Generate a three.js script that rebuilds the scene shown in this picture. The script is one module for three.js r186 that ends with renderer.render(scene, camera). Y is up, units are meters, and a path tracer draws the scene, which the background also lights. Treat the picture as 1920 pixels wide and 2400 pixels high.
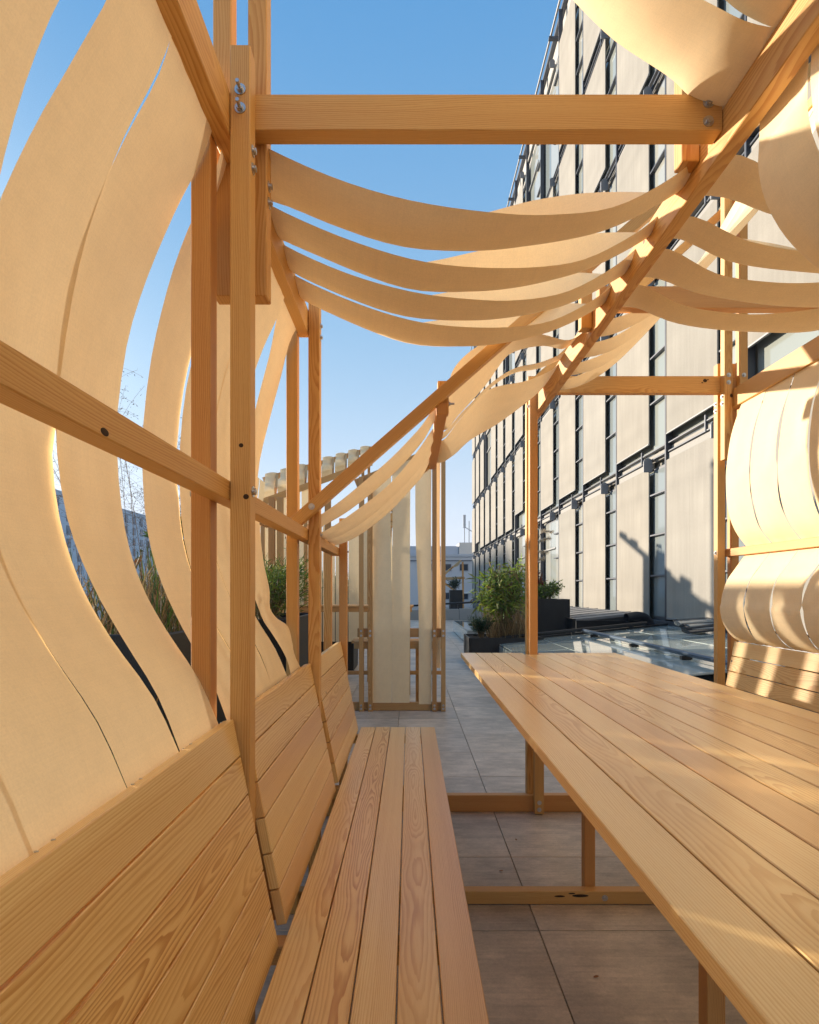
import * as THREE from 'three';
import { mergeGeometries } from 'three/addons/utils/BufferGeometryUtils.js';

// ---------------------------------------------------------------- camera, sky, sun, exposure
const scene = new THREE.Scene();
const FOCAL = 1340, HORIZON = 1386, EYE = 1.283;                       // pixels of a 1920 x 2400 frame, metres
const camera = new THREE.PerspectiveCamera(2 * Math.atan(1200 / FOCAL) * 180 / Math.PI, 0.8, 0.05, 900);
camera.position.set(0, EYE, 0);
camera.lookAt(0, EYE, -10);
camera.setViewOffset(1920, 2400, 0, 1200 - HORIZON, 1920, 2400);        // a lens shift: the verticals stay vertical
const renderer = new THREE.WebGLRenderer({ antialias: true });
renderer.toneMapping = THREE.LinearToneMapping;
renderer.toneMappingExposure = 2.1;
renderer.shadowMap.enabled = true;

const SUN_AZ = 51.3 * Math.PI / 180, SUN_EL = 10.6 * Math.PI / 180;          // left of straight ahead, above the horizon
const sunDir = new THREE.Vector3(-Math.cos(SUN_EL) * Math.sin(SUN_AZ), Math.sin(SUN_EL), -Math.cos(SUN_EL) * Math.cos(SUN_AZ));
{ // the clear sky, computed: blue overhead, pale at the horizon and towards the sun
  const W = 1024, H = 512, a = new Float32Array(W * H * 4), d = new THREE.Vector3();
    for (let j = 0; j < H; j++) for (let i = 0; i < W; i++) {
    const el = ((j + 0.5) / H - 0.5) * Math.PI, az = ((i + 0.5) / W - 0.5) * 2 * Math.PI;
    d.set(Math.cos(el) * Math.cos(az), Math.sin(el), Math.cos(el) * Math.sin(az));
    const up = Math.max(0, d.y), mu = Math.max(-1, Math.min(1, d.dot(sunDir)));
    const near = Math.pow(0.5 + 0.5 * mu, 3), halo = Math.pow(Math.max(0, mu), 20), low = Math.exp(-up * 2.2);
    const c = [1.02 * Math.exp(-2.4 * up) - 0.055, 0.99 * Math.exp(-1.2 * up) - 0.06, 0.97 * Math.exp(-0.46 * up)], k = (1 + 0.35 * near * low) / 2.1;
    const o = (j * W + i) * 4;
    a[o] = c[0] * k + 0.5 * halo; a[o + 1] = c[1] * k + 0.48 * halo; a[o + 2] = c[2] * k + 0.40 * halo; a[o + 3] = 1;
  }
  const t = new THREE.DataTexture(a, W, H, THREE.RGBAFormat, THREE.FloatType);
  t.mapping = THREE.EquirectangularReflectionMapping; t.magFilter = THREE.LinearFilter; t.wrapS = THREE.RepeatWrapping; t.needsUpdate = true;
  scene.background = t; scene.environment = t;
}
const sun = new THREE.DirectionalLight(new THREE.Color().setRGB(1, 0.87, 0.70), 5.0);
sun.position.copy(sunDir).multiplyScalar(60); sun.castShadow = true; sun.shadow.radius = 1.8;
sun.shadow.camera.left = -30; sun.shadow.camera.right = 30; sun.shadow.camera.top = 30; sun.shadow.camera.bottom = -30; sun.shadow.camera.far = 160;
sun.shadow.mapSize.set(4096, 4096);
scene.add(sun, sun.target);

// ---------------------------------------------------------------- helpers
const V = (x, y, z) => new THREE.Vector3(x, y, z);
const rng = (s) => () => { s |= 0; s = s + 0x6D2B79F5 | 0; let t = Math.imul(s ^ s >>> 15, 1 | s); t = t + Math.imul(t ^ t >>> 7, 61 | t) ^ t; return ((t ^ t >>> 14) >>> 0) / 4294967296; };
const R0 = rng(7);
const taken = {};
function numbered(n) { taken[n] = (taken[n] ?? -1) + 1; return taken[n] ? n + '_' + String(taken[n]).padStart(3, '0') : n; }
function tag(o, label, category, group) { o.userData.label = label; o.userData.category = category; if (group) o.userData.group = group; return o; }
function thing(name, label, category, pos = [0, 0, 0], group) { const g = new THREE.Group(); g.name = numbered(name); g.position.set(...pos); scene.add(g); return tag(g, label, category, group); }
function part(name, geo, mat, parent, label) {
  const m = new THREE.Mesh(geo, mat); m.name = name; m.castShadow = m.receiveShadow = true; parent.add(m);
  if (label) m.userData.label = label;
  return m;
}
function struct(name, geo, mat) { const m = new THREE.Mesh(geo, mat); m.name = numbered(name); m.castShadow = m.receiveShadow = true; m.userData.kind = 'structure'; scene.add(m); return m; }
const merge = (list) => mergeGeometries(list.map((g) => { const h = g.index ? g.toNonIndexed() : g; for (const k of Object.keys(h.attributes)) if (!['position', 'normal', 'uv'].includes(k)) h.deleteAttribute(k); return h; }));

// A box with chamfered edges; uv in metres, v along z (the length), u across
function chamferBox(w, h, l, c = 0.002, u0 = 0, v0 = 0) {
  const P = [], N = [], U = [];
  const hx = w / 2, hy = h / 2, hz = l / 2;
  const p = (sx, sy, sz, ax) => [sx * (ax === 0 ? hx : hx - c), sy * (ax === 1 ? hy : hy - c), sz * (ax === 2 ? hz : hz - c)];
  const a = new THREE.Vector3(), b = new THREE.Vector3(), n = new THREE.Vector3();
  function tri(p0, p1, p2, out) {
    a.set(p1[0] - p0[0], p1[1] - p0[1], p1[2] - p0[2]); b.set(p2[0] - p0[0], p2[1] - p0[1], p2[2] - p0[2]); n.crossVectors(a, b).normalize();
    let t = [p0, p1, p2]; if (n.dot(out) < 0) { t = [p0, p2, p1]; n.negate(); }
    for (const q of t) {
      P.push(...q); N.push(n.x, n.y, n.z);
      if (Math.abs(n.z) > 0.8) U.push(q[0] + u0, q[1] * 0.3 + v0);
      else if (Math.abs(n.y) >= Math.abs(n.x)) U.push(q[0] + u0, q[2] + v0);
      else U.push(q[1] + u0 + 0.05, q[2] + v0);
    }
  }
  const quad = (q, out) => { tri(q[0], q[1], q[2], out); tri(q[0], q[2], q[3], out); };
  const o = new THREE.Vector3();
  for (const s of [-1, 1]) {
    quad([p(s, -1, -1, 0), p(s, 1, -1, 0), p(s, 1, 1, 0), p(s, -1, 1, 0)], o.set(s, 0, 0));
    quad([p(-1, s, -1, 1), p(1, s, -1, 1), p(1, s, 1, 1), p(-1, s, 1, 1)], o.set(0, s, 0));
    quad([p(-1, -1, s, 2), p(1, -1, s, 2), p(1, 1, s, 2), p(-1, 1, s, 2)], o.set(0, 0, s));
    for (const t of [-1, 1]) {
      quad([p(s, t, -1, 0), p(s, t, 1, 0), p(s, t, 1, 1), p(s, t, -1, 1)], o.set(s, t, 0));
      quad([p(s, -1, t, 0), p(s, 1, t, 0), p(s, 1, t, 2), p(s, -1, t, 2)], o.set(s, 0, t));
      quad([p(-1, s, t, 1), p(1, s, t, 1), p(1, s, t, 2), p(-1, s, t, 2)], o.set(0, s, t));
      for (const r of [-1, 1]) tri(p(s, t, r, 0), p(s, t, r, 1), p(s, t, r, 2), o.set(s, t, r));
    }
  }
  const g = new THREE.BufferGeometry();
  g.setAttribute('position', new THREE.Float32BufferAttribute(P, 3)); g.setAttribute('normal', new THREE.Float32BufferAttribute(N, 3)); g.setAttribute('uv', new THREE.Float32BufferAttribute(U, 2));
  return g;
}
const mat4 = new THREE.Matrix4();
function orient(g, p0, p1, up) {                                        // lay the length of a box from p0 to p1, its height along up
  const z = p1.clone().sub(p0).normalize(), x = new THREE.Vector3().crossVectors(up, z).normalize(), y = new THREE.Vector3().crossVectors(z, x);
  mat4.makeBasis(x, y, z).setPosition(p0.clone().add(p1).multiplyScalar(0.5));
  return g.applyMatrix4(mat4);
}
function beamGeo(p0, p1, w, h, up = V(0, 1, 0), c = 0.002) { return orient(chamferBox(w, h, p0.distanceTo(p1), c, R0() * 0.09, R0() * 5), p0, p1, up); }
// axis-aligned timber from ranges; x, y, d (distance ahead of the camera); its grain runs along the longest side
function timberGeo(x, y, d, c = 0.002) {
  const s = [x[1] - x[0], y[1] - y[0], d[1] - d[0]], m = V((x[0] + x[1]) / 2, (y[0] + y[1]) / 2, -(d[0] + d[1]) / 2);
  const k = s.indexOf(Math.max(...s));
  if (k === 0) return beamGeo(V(x[0], m.y, m.z), V(x[1], m.y, m.z), s[2], s[1], V(0, 1, 0), c);
  if (k === 1) return beamGeo(V(m.x, y[0], m.z), V(m.x, y[1], m.z), s[0], s[2], V(0, 0, 1), c);
  return beamGeo(V(m.x, m.y, -d[1]), V(m.x, m.y, -d[0]), s[0], s[1], V(0, 1, 0), c);
}
const boxGeo = (x, y, d, c = 0.004) => { const g = chamferBox(x[1] - x[0], y[1] - y[0], d[1] - d[0], c); return g.translate((x[0] + x[1]) / 2, (y[0] + y[1]) / 2, -(d[0] + d[1]) / 2); };
function tubeGeo(pts, r, seg = 8, rad = 6) { return new THREE.TubeGeometry(new THREE.CatmullRomCurve3(pts), seg, r, rad); }
function rodGeo(p0, p1, r, rad = 8) { return orient(new THREE.CylinderGeometry(r, r, p0.distanceTo(p1), rad).rotateX(Math.PI / 2), p0, p1, Math.abs(p1.y - p0.y) > 0.9 * p0.distanceTo(p1) ? V(0, 0, 1) : V(0, 1, 0)); }

// ---------------------------------------------------------------- procedural textures
function lattice(seed, n) { const r = rng(seed), a = new Float32Array(n * n); for (let i = 0; i < a.length; i++) a[i] = r(); return a; }
const LN = 256, LA = lattice(11, LN), LB = lattice(23, LN);
function vnoise(x, y, px = LN, py = LN, A = LA) {                      // value noise, repeating after px, py cells
  const x0 = Math.floor(x), y0 = Math.floor(y), fx = x - x0, fy = y - y0;
  const w = (v, p) => ((v % p) + p) % p;
  const xa = w(x0, px), xb = w(x0 + 1, px), ya = w(y0, py) * LN, yb = w(y0 + 1, py) * LN;
  const sx = fx * fx * (3 - 2 * fx), sy = fy * fy * (3 - 2 * fy);
  return (A[ya + xa] * (1 - sx) + A[ya + xb] * sx) * (1 - sy) + (A[yb + xa] * (1 - sx) + A[yb + xb] * sx) * sy;
}
const sstep = (a, b, x) => { const t = Math.max(0, Math.min(1, (x - a) / (b - a))); return t * t * (3 - 2 * t); };
function dataTex(W, H, f, sx, sy, srgb = true) {                       // f(i, j, out) writes 0..255; repeats every sx by sy metres
  const a = new Uint8Array(W * H * 4), o = [0, 0, 0];
  for (let j = 0; j < H; j++) for (let i = 0; i < W; i++) { f(i, j, o); const k = (j * W + i) * 4; a[k] = o[0]; a[k + 1] = o[1]; a[k + 2] = o[2]; a[k + 3] = 255; }
  const t = new THREE.DataTexture(a, W, H); t.wrapS = t.wrapT = THREE.RepeatWrapping; t.magFilter = THREE.LinearFilter; t.minFilter = THREE.LinearMipmapLinearFilter; t.generateMipmaps = true;
  if (srgb) t.colorSpace = THREE.SRGBColorSpace;
  t.repeat.set(1 / sx, 1 / sy); t.needsUpdate = true; return t;
}
const clamp8 = (v) => Math.max(0, Math.min(255, v));
// Larch boards: a flat- or quarter-sawn slice through the rings of a log, with fibres and pores
function woodTex(seed, o) {
  const W = 256, H = 2048, WM = 0.128, HM = 2.0, r = rng(seed);
  const c = o.c, h0 = o.h, amp = o.amp, s = o.ring, ph1 = r() * 6.28, ph2 = r() * 6.28, ph3 = r() * 6.28, off = Math.floor(r() * 50);
  return dataTex(W, H, (i, j, out) => {
    const u = i / W * WM, v = j / H * HM, q = v / HM * 2 * Math.PI;
    let x = u - c + 0.010 * (vnoise(u * 30 + off, v * 4, LN, 8) - 0.5), h = h0 + amp * (0.6 * Math.sin(q + ph1) + 0.3 * Math.sin(2 * q + ph2) + 0.18 * Math.sin(5 * q + ph3)) + 0.010 * (vnoise(u * 12 + off, v * 6 + 3, LN, 12) - 0.5);
    let knot = 0;
    for (const [ku, kv, kr] of o.knots ?? []) {
      const dx = (u - ku) / kr, dy = (v - kv) / (kr * 1.15), dd = Math.sqrt(dx * dx + dy * dy);
      x += 0.010 * Math.exp(-dd * 0.9) * Math.sign(dx || 1); h += 0.02 * Math.exp(-dd * 0.7); knot = Math.max(knot, 1 - sstep(0.75, 1.15, dd));
    }
    const rad = Math.sqrt(x * x + h * h), t = rad / (s * 0.85) + 2.2 * (vnoise(u * 9, v * 2.5 + off, LN, 5, LB) - 0.5) + 0.6 * vnoise(u * 70, v * 8, LN, 16) + 0.25 * vnoise(u * 240, v * 24, LN, 48, LB);
    const f = t - Math.floor(t), ring = Math.floor(t), tone = LA[(ring * 37 + off * 7 & 255)];
    const late = sstep(0.25, 0.9, f) * (1 - sstep(0.93, 1, f)) * (0.55 + 0.45 * tone);
    const fibre = vnoise(u * 1900, v * 22, LN, 44), fine = vnoise(u * 3900, v * 90, LN, 180, LB), broad = vnoise(u * 22 + off, v * 1.5, LN, 3, LB), pore = sstep(0.80, 0.92, vnoise(u * 2100 + 9, v * 70, LN, 140)) * (1 - 0.6 * late);
    const patch = 0.65 + 0.7 * vnoise(u * 16 + off, v * 3.5, LN, 7);
    let k = 0.70 * o.contrast * late * patch + 0.16 * (fibre - 0.5) + 0.10 * (fine - 0.5) + 0.26 * (broad - 0.5) + 0.12 * pore;
    k = Math.max(0, Math.min(1, 0.08 + k));
    const L = o.light, D = o.dark;
    for (let n = 0; n < 3; n++) { let col = L[n] + (D[n] - L[n]) * k; col += ([52, 28, 18][n] - col) * knot * 0.82; out[n] = clamp8(col); }
  }, WM, HM);
}
const LIGHT = [248, 211, 142], DARK = [206, 146, 74];
const woodTexs = [
  woodTex(101, { c: 0.045, h: 0.020, amp: 0.024, ring: 0.0092, contrast: 0.95, light: LIGHT, dark: DARK }),
  woodTex(102, { c: 0.30, h: 0.05, amp: 0.014, ring: 0.0050, contrast: 0.70, light: [249, 214, 148], dark: DARK }),
  woodTex(103, { c: 0.070, h: 0.026, amp: 0.030, ring: 0.0086, contrast: 0.90, light: [246, 207, 138], dark: [202, 140, 70] }),
  woodTex(104, { c: -0.10, h: 0.06, amp: 0.024, ring: 0.0062, contrast: 0.72, light: [250, 216, 152], dark: [212, 152, 82] }),
  woodTex(105, { c: 0.055, h: 0.014, amp: 0.018, ring: 0.0080, contrast: 1.0, light: [245, 203, 132], dark: [194, 130, 62] }),
  woodTex(106, { c: 0.03, h: 0.04, amp: 0.034, ring: 0.0084, contrast: 0.85, light: [246, 207, 138], dark: [202, 140, 70], knots: [[0.078, 1.15, 0.006]] }),
  woodTex(107, { c: 0.20, h: 0.03, amp: 0.016, ring: 0.0044, contrast: 0.66, light: [242, 200, 134], dark: [198, 136, 74] }),
];
const TONE = [[1, 1, 1], [0.94, 0.90, 0.84], [1, 0.98, 0.94], [0.90, 0.84, 0.76], [1, 0.95, 0.86], [0.96, 0.94, 0.92], [0.97, 0.88, 0.80]].map((c) => new THREE.Color().setRGB(...c));
const frameWood = woodTexs.map((t, i) => new THREE.MeshStandardMaterial({ map: t, color: TONE[i].clone().multiply(new THREE.Color().setRGB(0.78, 0.69, 0.59)), roughness: 0.55, bumpMap: t, bumpScale: -0.0003 }));
const slatWood = woodTexs.map((t, i) => new THREE.MeshPhysicalMaterial({ map: t, color: TONE[(i * 3 + 2) % 7].clone().lerp(new THREE.Color(1, 1, 1), 0.65), roughness: 0.36, clearcoat: 0.5, clearcoatRoughness: 0.24 }));
const greyWood = [1, 2, 6].map((i) => new THREE.MeshStandardMaterial({ map: woodTexs[i], color: new THREE.Color().setRGB(0.60, 0.53, 0.53), roughness: 0.7 }));
let woodTurn = 0;
const anyFrame = () => frameWood[[1, 6, 2, 3, 5, 1, 6, 0][woodTurn++ % 8]];
const anySlat = (i) => slatWood[i % 7];

const weave = dataTex(512, 512, (i, j, o) => {
  const th = LA[(i >> 1) * 3 & 255] * 0.5 + LB[(j >> 1) * 5 & 255] * 0.5, m = vnoise(i / 40, j / 40, 12.8 | 0, 12.8 | 0), f = vnoise(i / 3, j / 3, 170, 170, LB);
  const k = 1 + 0.025 * (th - 0.5) + 0.022 * (m - 0.5) + 0.03 * (f - 0.5);
  o[0] = clamp8(247 * k); o[1] = clamp8(224 * k); o[2] = clamp8(184 * k);
}, 0.36, 0.36);
const fabric = new THREE.MeshPhysicalMaterial({ map: weave, bumpMap: weave, bumpScale: 0.0004, roughness: 0.95, specularIntensity: 0.25, transmission: 0.11, thickness: 0, side: THREE.DoubleSide });
const zinc = new THREE.MeshStandardMaterial({ color: new THREE.Color().setRGB(0.55, 0.56, 0.58), metalness: 0.95, roughness: 0.32 });
const plain = (r, g, b, rough = 0.7, more = {}) => new THREE.MeshStandardMaterial({ color: new THREE.Color().setRGB(r, g, b), roughness: rough, ...more });
const stoneTex = dataTex(1024, 1024, (i, j, o) => {
  const a = vnoise(i / 128, j / 128, 8, 8), b = vnoise(i / 40, j / 22, 25, 46, LB), c = vnoise(i / 9, j / 5, 113, 204), d = vnoise(i / 2, j / 2, 255, 255, LB), st = vnoise(i / 90, j / 4, 11, 255, LB);
  const k = 1 + 0.16 * (a - 0.5) + 0.14 * (b - 0.5) + 0.07 * (c - 0.5) + 0.08 * (d - 0.5) + 0.08 * (st - 0.5);
  o[0] = clamp8(198 * k); o[1] = clamp8(184 * k); o[2] = clamp8(168 * k);
}, 1.9, 1.9);
const tileMats = [[1, 1, 1], [0.90, 0.91, 0.93], [1.05, 1.03, 1.0]].map((c) => new THREE.MeshStandardMaterial({ map: stoneTex, color: new THREE.Color().setRGB(...c.map((v) => Math.min(1, v * 0.95))), roughness: 0.5 }));
const speck = dataTex(512, 512, (i, j, o) => { const d = vnoise(i / 2, j / 2, 255, 255), b = vnoise(i / 60, j / 60, 8, 8); const k = 34 + 22 * (d - 0.5) + 8 * (b - 0.5); o[0] = k; o[1] = k; o[2] = k + 2; }, 0.6, 0.6);
const planterMat = new THREE.MeshStandardMaterial({ map: speck, roughness: 0.6 });
const plain0 = plain(0.20, 0.21, 0.22, 0.5);
const blackMetal = plain(0.018, 0.019, 0.022, 0.35, { metalness: 0.2 });

// A strip of cloth between two edges given as points; belly is how far its middle hangs out of the straight line from edge to edge
function stripGeo(A, B, belly = 0, n = 30, m = 10, wob = 0.003, pucker = 0.0016) {
  const ca = new THREE.CatmullRomCurve3(A, false, 'centripetal'), cb = new THREE.CatmullRomCurve3(B, false, 'centripetal');
  const P = [], U = [], I = [], a = V(0, 0, 0), b = V(0, 0, 0), t = V(0, 0, 0), x = V(0, 0, 0), q = V(0, 0, 0);
  const La = ca.getLength(), ph = R0() * 50;
  for (let i = 0; i <= n; i++) {
    const s = i / n; ca.getPoint(s, a); cb.getPoint(s, b); ca.getTangent(s, t); x.copy(b).sub(a); const w = x.length();
    const nn = new THREE.Vector3().crossVectors(t, x).normalize(); if (nn.y > 0 || (Math.abs(nn.y) < 1e-3 && nn.x > 0)) nn.negate();
    const be = typeof belly === 'function' ? belly(s) : belly * Math.sin(Math.PI * Math.min(1, Math.max(0, s)));
    for (let j = 0; j <= m; j++) {
      const f = j / m; q.copy(a).lerp(b, f).addScaledVector(nn, be * 4 * f * (1 - f) + wob * Math.sin(Math.PI * s) * (vnoise(s * 6 + ph, f * 2.2 + ph) - 0.5) * 4 + pucker * (Math.exp(-s * 26) + Math.exp(-(1 - s) * 26)) * Math.sin(f * 17 + ph + 5 * vnoise(f * 3 + ph, ph)));
      P.push(q.x, q.y, q.z); U.push(f * w + ph, s * La);
    }
  }
  for (let i = 0; i < n; i++) for (let j = 0; j < m; j++) { const k = i * (m + 1) + j; I.push(k, k + 1, k + m + 2, k, k + m + 2, k + m + 1); }
  const g = new THREE.BufferGeometry(); g.setAttribute('position', new THREE.Float32BufferAttribute(P, 3)); g.setAttribute('uv', new THREE.Float32BufferAttribute(U, 2)); g.setIndex(I); g.computeVertexNormals();
  return g;
}
const strip = (parent, A, B, belly, label, n, m, wob) => part('fabric_strip', stripGeo(A, B, belly, n, m, wob), fabric, parent, label);
// A washer, a hexagon nut and the end of a threaded rod, pointing along +z
function boltGeo(r = 0.0105, rod = 0.018) {
  const w = new THREE.CylinderGeometry(r, r, 0.002, 20).rotateX(Math.PI / 2).translate(0, 0, 0.001), nut = new THREE.CylinderGeometry(r * 0.62, r * 0.62, 0.006, 6).rotateX(Math.PI / 2).translate(0, 0, 0.005), e = new THREE.CylinderGeometry(r * 0.34, r * 0.30, rod, 10).rotateX(Math.PI / 2).translate(0, 0, rod / 2);
  return merge([w, nut, e]);
}
const boltLong = boltGeo(0.0125, 0.024), boltFlat = boltGeo(0.0125, 0.009), boltHead = boltGeo(0.0085, 0.006);
function bolt(parent, x, y, d, dir = 'z', geo = boltLong) {
  const m = part('bolt', geo, zinc, parent); m.position.set(x, y, -d);
  if (dir === 'x') m.rotation.y = Math.PI / 2; if (dir === '-x') m.rotation.y = -Math.PI / 2;
}
// ---------------------------------------------------------------- the terrace and the town below it
struct('ground', new THREE.PlaneGeometry(1600, 1600).rotateX(-Math.PI / 2).translate(0, -14, -300), plain(0.10, 0.11, 0.11, 0.9));
const floor = struct('terrace_floor', boxGeo([-2.75, 4.85], [-0.5, -0.026], [-14, 48], 0.002), plain(0.02, 0.02, 0.02, 0.9));
{ // porcelain paving slabs on a 0.6 m grid with open joints
  const T = 0.6, J = 0.004, x0 = -0.109, d0 = 2.166, variants = [];
  for (let v = 0; v < 9; v++) {
    const g = chamferBox(T - J, 0.022, T - J, 0.0012, v * 0.63, v * 0.41);
    g.translate(0, -0.013, 0); variants.push(g);
  }
  const inst = [], r = rng(5);
  for (let i = -4; i <= 8; i++) for (let k = -4; k < 75; k++) {
    const x = x0 + (i + 0.5) * T, d = d0 + (k + 0.5) * T;
    if (x > 4.8) continue;
    const seen = d > 0.9 && d < 11.5 && x / d > -0.45 && x / d < 0.42;
    const v = Math.floor(r() * 9), m = tileMats[Math.floor(r() * 3)], up = (r() - 0.5) * 0.0016, turn = r() < 0.5 ? 0 : Math.PI;
    if (seen) { const t = part('paving_slab', variants[v], m, floor); t.position.set(x, up, -d); t.rotation.y = turn; }
    else inst.push(variants[v].clone().rotateY(turn).translate(x, up, -d));
  }
  const rest = part('paving_slabs', merge(inst), tileMats[0], floor); rest.userData.kind = 'stuff';
}
{ // a few dry leaves blown onto the slabs
  const r = rng(17), spots = [[0.42, 2.62], [0.28, 2.45], [0.55, 2.95], [0.13, 2.22], [0.47, 4.1], [0.62, 1.9], [0.30, 1.62]], kind = ['by the floor beam under the table', 'between bench and table', 'near the table leg', 'beside the bench edge', 'on the path beyond the table', 'under the table', 'on the nearest slab'];
  spots.forEach(([x, d], i) => {
    const g = new THREE.PlaneGeometry(0.016, 0.028, 3, 5).rotateX(-Math.PI / 2), q = g.attributes.position;
    for (let k = 0; k < q.count; k++) { const t = q.getZ(k) / 0.014, w = Math.sqrt(Math.max(0, 1 - t * t * 0.98)); q.setX(k, q.getX(k) * w); q.setY(k, 0.002 + 10 * q.getX(k) ** 2 * 1.5 + 0.002 * t); }
    g.computeVertexNormals();
    const m = new THREE.Mesh(g, plain(0.22 + 0.1 * r(), 0.13, 0.06, 0.8, { side: THREE.DoubleSide })); m.name = numbered('fallen_leaf'); m.position.set(x, 0.0015, -d); m.rotation.y = r() * 6; m.scale.setScalar(0.5 + 0.4 * r()); m.castShadow = true; scene.add(m);
    tag(m, 'tiny dry brown leaf lying on the paving ' + kind[i], 'leaf', 'dry leaves on the paving');
  });
}
{ // the parapet along the open edge
  const w = thing('parapet_wall', 'low grey parapet wall with pale coping behind the left planters', 'wall', [-2.65, 0, -14]);
  part('wall', boxGeo([-0.1, 0.1], [-0.5, 0.92], [-17, 24]), plain(0.33, 0.34, 0.35, 0.85), w);
  part('coping', boxGeo([-0.16, 0.16], [0.92, 0.96], [-17, 24]), plain(0.62, 0.62, 0.60, 0.6), w);
}

// ---------------------------------------------------------------- the near pavilion: 45 mm timbers in frames a metre apart, cloth strips woven between
const F = [0.29, 1.28, 2.27, 3.26];                                     // distance of each frame's front posts
const S = 0.045, CX = 0.7275;                                           // section of the timber, middle of the pavilion
const pav = thing('timber_pavilion', 'near larch frame pavilion with cream fabric strips woven over table and benches', 'pavilion', [CX, 0, -1.8]);
const pv = new THREE.Matrix4().makeTranslation(-CX, 0, 1.8);
const tim = (name, x, y, d, label) => part(name, timberGeo(x, y, d).applyMatrix4(pv), anyFrame(), pav, label);
const bar = (name, p0, p1, w = S, h = S, label) => part(name, beamGeo(p0, p1, w, h).applyMatrix4(pv), anyFrame(), pav, label);
const cloth = (A, B, belly, label, n, m, wob) => { const g = stripGeo(A, B, belly, n, m, wob).applyMatrix4(pv); return part('fabric_strip', g, fabric, pav, label); };
const pbolt = (x, y, d, dir, geo) => bolt(pav, x - CX, y, d - 1.8, dir, geo);
const LI = [-0.402, -0.357], LO = [-0.490, -0.446];                     // inner and outer left posts
const mir = (x) => [2 * CX - x[1], 2 * CX - x[0]];
// left posts
tim('post', LI, [0, 2.508], [F[1], F[1] + S]); tim('post', LO, [0, 2.508], [F[1], F[1] + S]);
tim('post', [-0.388, -0.343], [1.9925, 3.62], [F[1] + 0.092, F[1] + 0.137], 'upper post bolted behind the near left post, running out of sight'); tim('post', [-0.472, -0.428], [1.9925, 3.62], [F[1] + 0.092, F[1] + 0.137]);
tim('post', LI, [0, 2.44], [F[2], F[2] + S]); tim('post', LO, [0, 2.36], [F[2], F[2] + S]);
tim('post', LI, [0, 1.70], [F[3], F[3] + S]); tim('post', LO, [0, 1.62], [F[3], F[3] + S]);
tim('post', LI, [0, 2.5], [F[0], F[0] + S]); tim('post', LO, [0, 2.5], [F[0], F[0] + S]);
// right posts: tall ones in front of the tie beam, low ones behind it
const RI = [1.800, 1.845], RO = [1.885, 1.930];
for (const f of [F[0], F[1], F[2]]) { tim('post', RI, [0, 2.5], [f + 0.09, f + 0.135]); tim('post', RO, [0, 2.5], [f + 0.09, f + 0.135]); }
tim('post', [1.806, 1.851], [0, 2.618], [F[3] + 0.09, F[3] + 0.135]); tim('post', [1.886, 1.931], [0, 2.618], [F[3] + 0.09, F[3] + 0.135]);
tim('post', [1.797, 1.843], [2.037, 3.66], [F[3], F[3] + S]); tim('post', [1.884, 1.930], [2.037, 3.66], [F[3], F[3] + S]);
// middle posts
tim('hanging_post', [0.682, 0.7265], [2.36, 2.62], [1.43, 1.475]);
tim('hanging_post', [0.683, 0.7265], [2.33, 2.68], [F[2] + 0.001, F[2] + S]);
tim('post', [0.687, 0.731], [0.9, 2.43], [F[3], F[3] + S], 'post rising through the far end of the table'); tim('post', [0.687, 0.731], [0, 2.43], [F[3] + 0.092, F[3] + 0.137]);
// rails, purlins, beams
tim('rail', [-0.4455, -0.4035], [1.487, 1.532], [0.1, F[3] + S], 'rail along the left wall with a dark knot');
tim('rail', mir([-0.4455, -0.4035]), [1.487, 1.532], [0.1, F[3] + 0.135]);
tim('purlin', [-0.4455, -0.4035], [2.31, 2.405], [0.1, F[1] + 0.13]); tim('purlin', [-0.4455, -0.4035], [2.31, 2.405], [F[1] + 0.135, F[2] + S]);
tim('purlin', [0.728, 0.769], [2.31, 2.405], [0.1, 3.43], 'long middle purlin overhead running away from the viewer');
tim('purlin', [1.848, 1.884], [2.335, 2.44], [0.1, F[3] + 0.135]);
tim('purlin', [0.106, 0.149], [1.98, 2.025], [F[2] - 0.02, F[3] + 0.01], 'short low purlin between the two sloping rafters');
tim('hanging_post', [0.112, 0.156], [1.99, 2.12], [F[2] + 0.001, F[2] + S]);
tim('tie_beam', [-0.475, 0.727], [2.353, 2.437], [F[1] + 0.046, F[1] + 0.091], 'horizontal beam across the top of the picture');
tim('tie_beam', [0.770, 1.95], [2.43, 2.52], [F[2] + 0.046, F[2] + 0.090]);
tim('tie_beam', [0.687, 1.885], [2.432, 2.5285], [F[3] + 0.046, F[3] + 0.0915]);
const raft = (x0, y0, x1, y1, d, label) => bar('rafter', V(x0, y0, -d - S / 2), V(x1, y1, -d - S / 2), S, S, label);
raft(-0.455, 1.548, 1.95, 3.655, F[2] - 0.0455, 'long rafter sloping up from the left wall');
raft(-0.455, 1.546, 0.165, 2.05, F[3] - 0.0455);
raft(0.62, 2.42, 1.93, 3.60, F[3] + 0.137);
tim('purlin', [-0.46, -0.415], [3.50, 3.545], [0.1, 1.45]); tim('purlin', [1.85, 1.89], [3.52, 3.565], [F[2] - 0.1, F[3] + 0.2]);
// beams on the floor
tim('floor_beam', [-0.5, 1.95], [0.001, 0.053], [2.342, 2.387], 'beam on the floor under the table, marked by a dark knot'); tim('floor_beam', [-0.5, 1.95], [0.001, 0.097], [3.325, 3.370]); tim('floor_beam', [-0.5, 1.95], [0.001, 0.06], [1.35, 1.395]);
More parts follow.
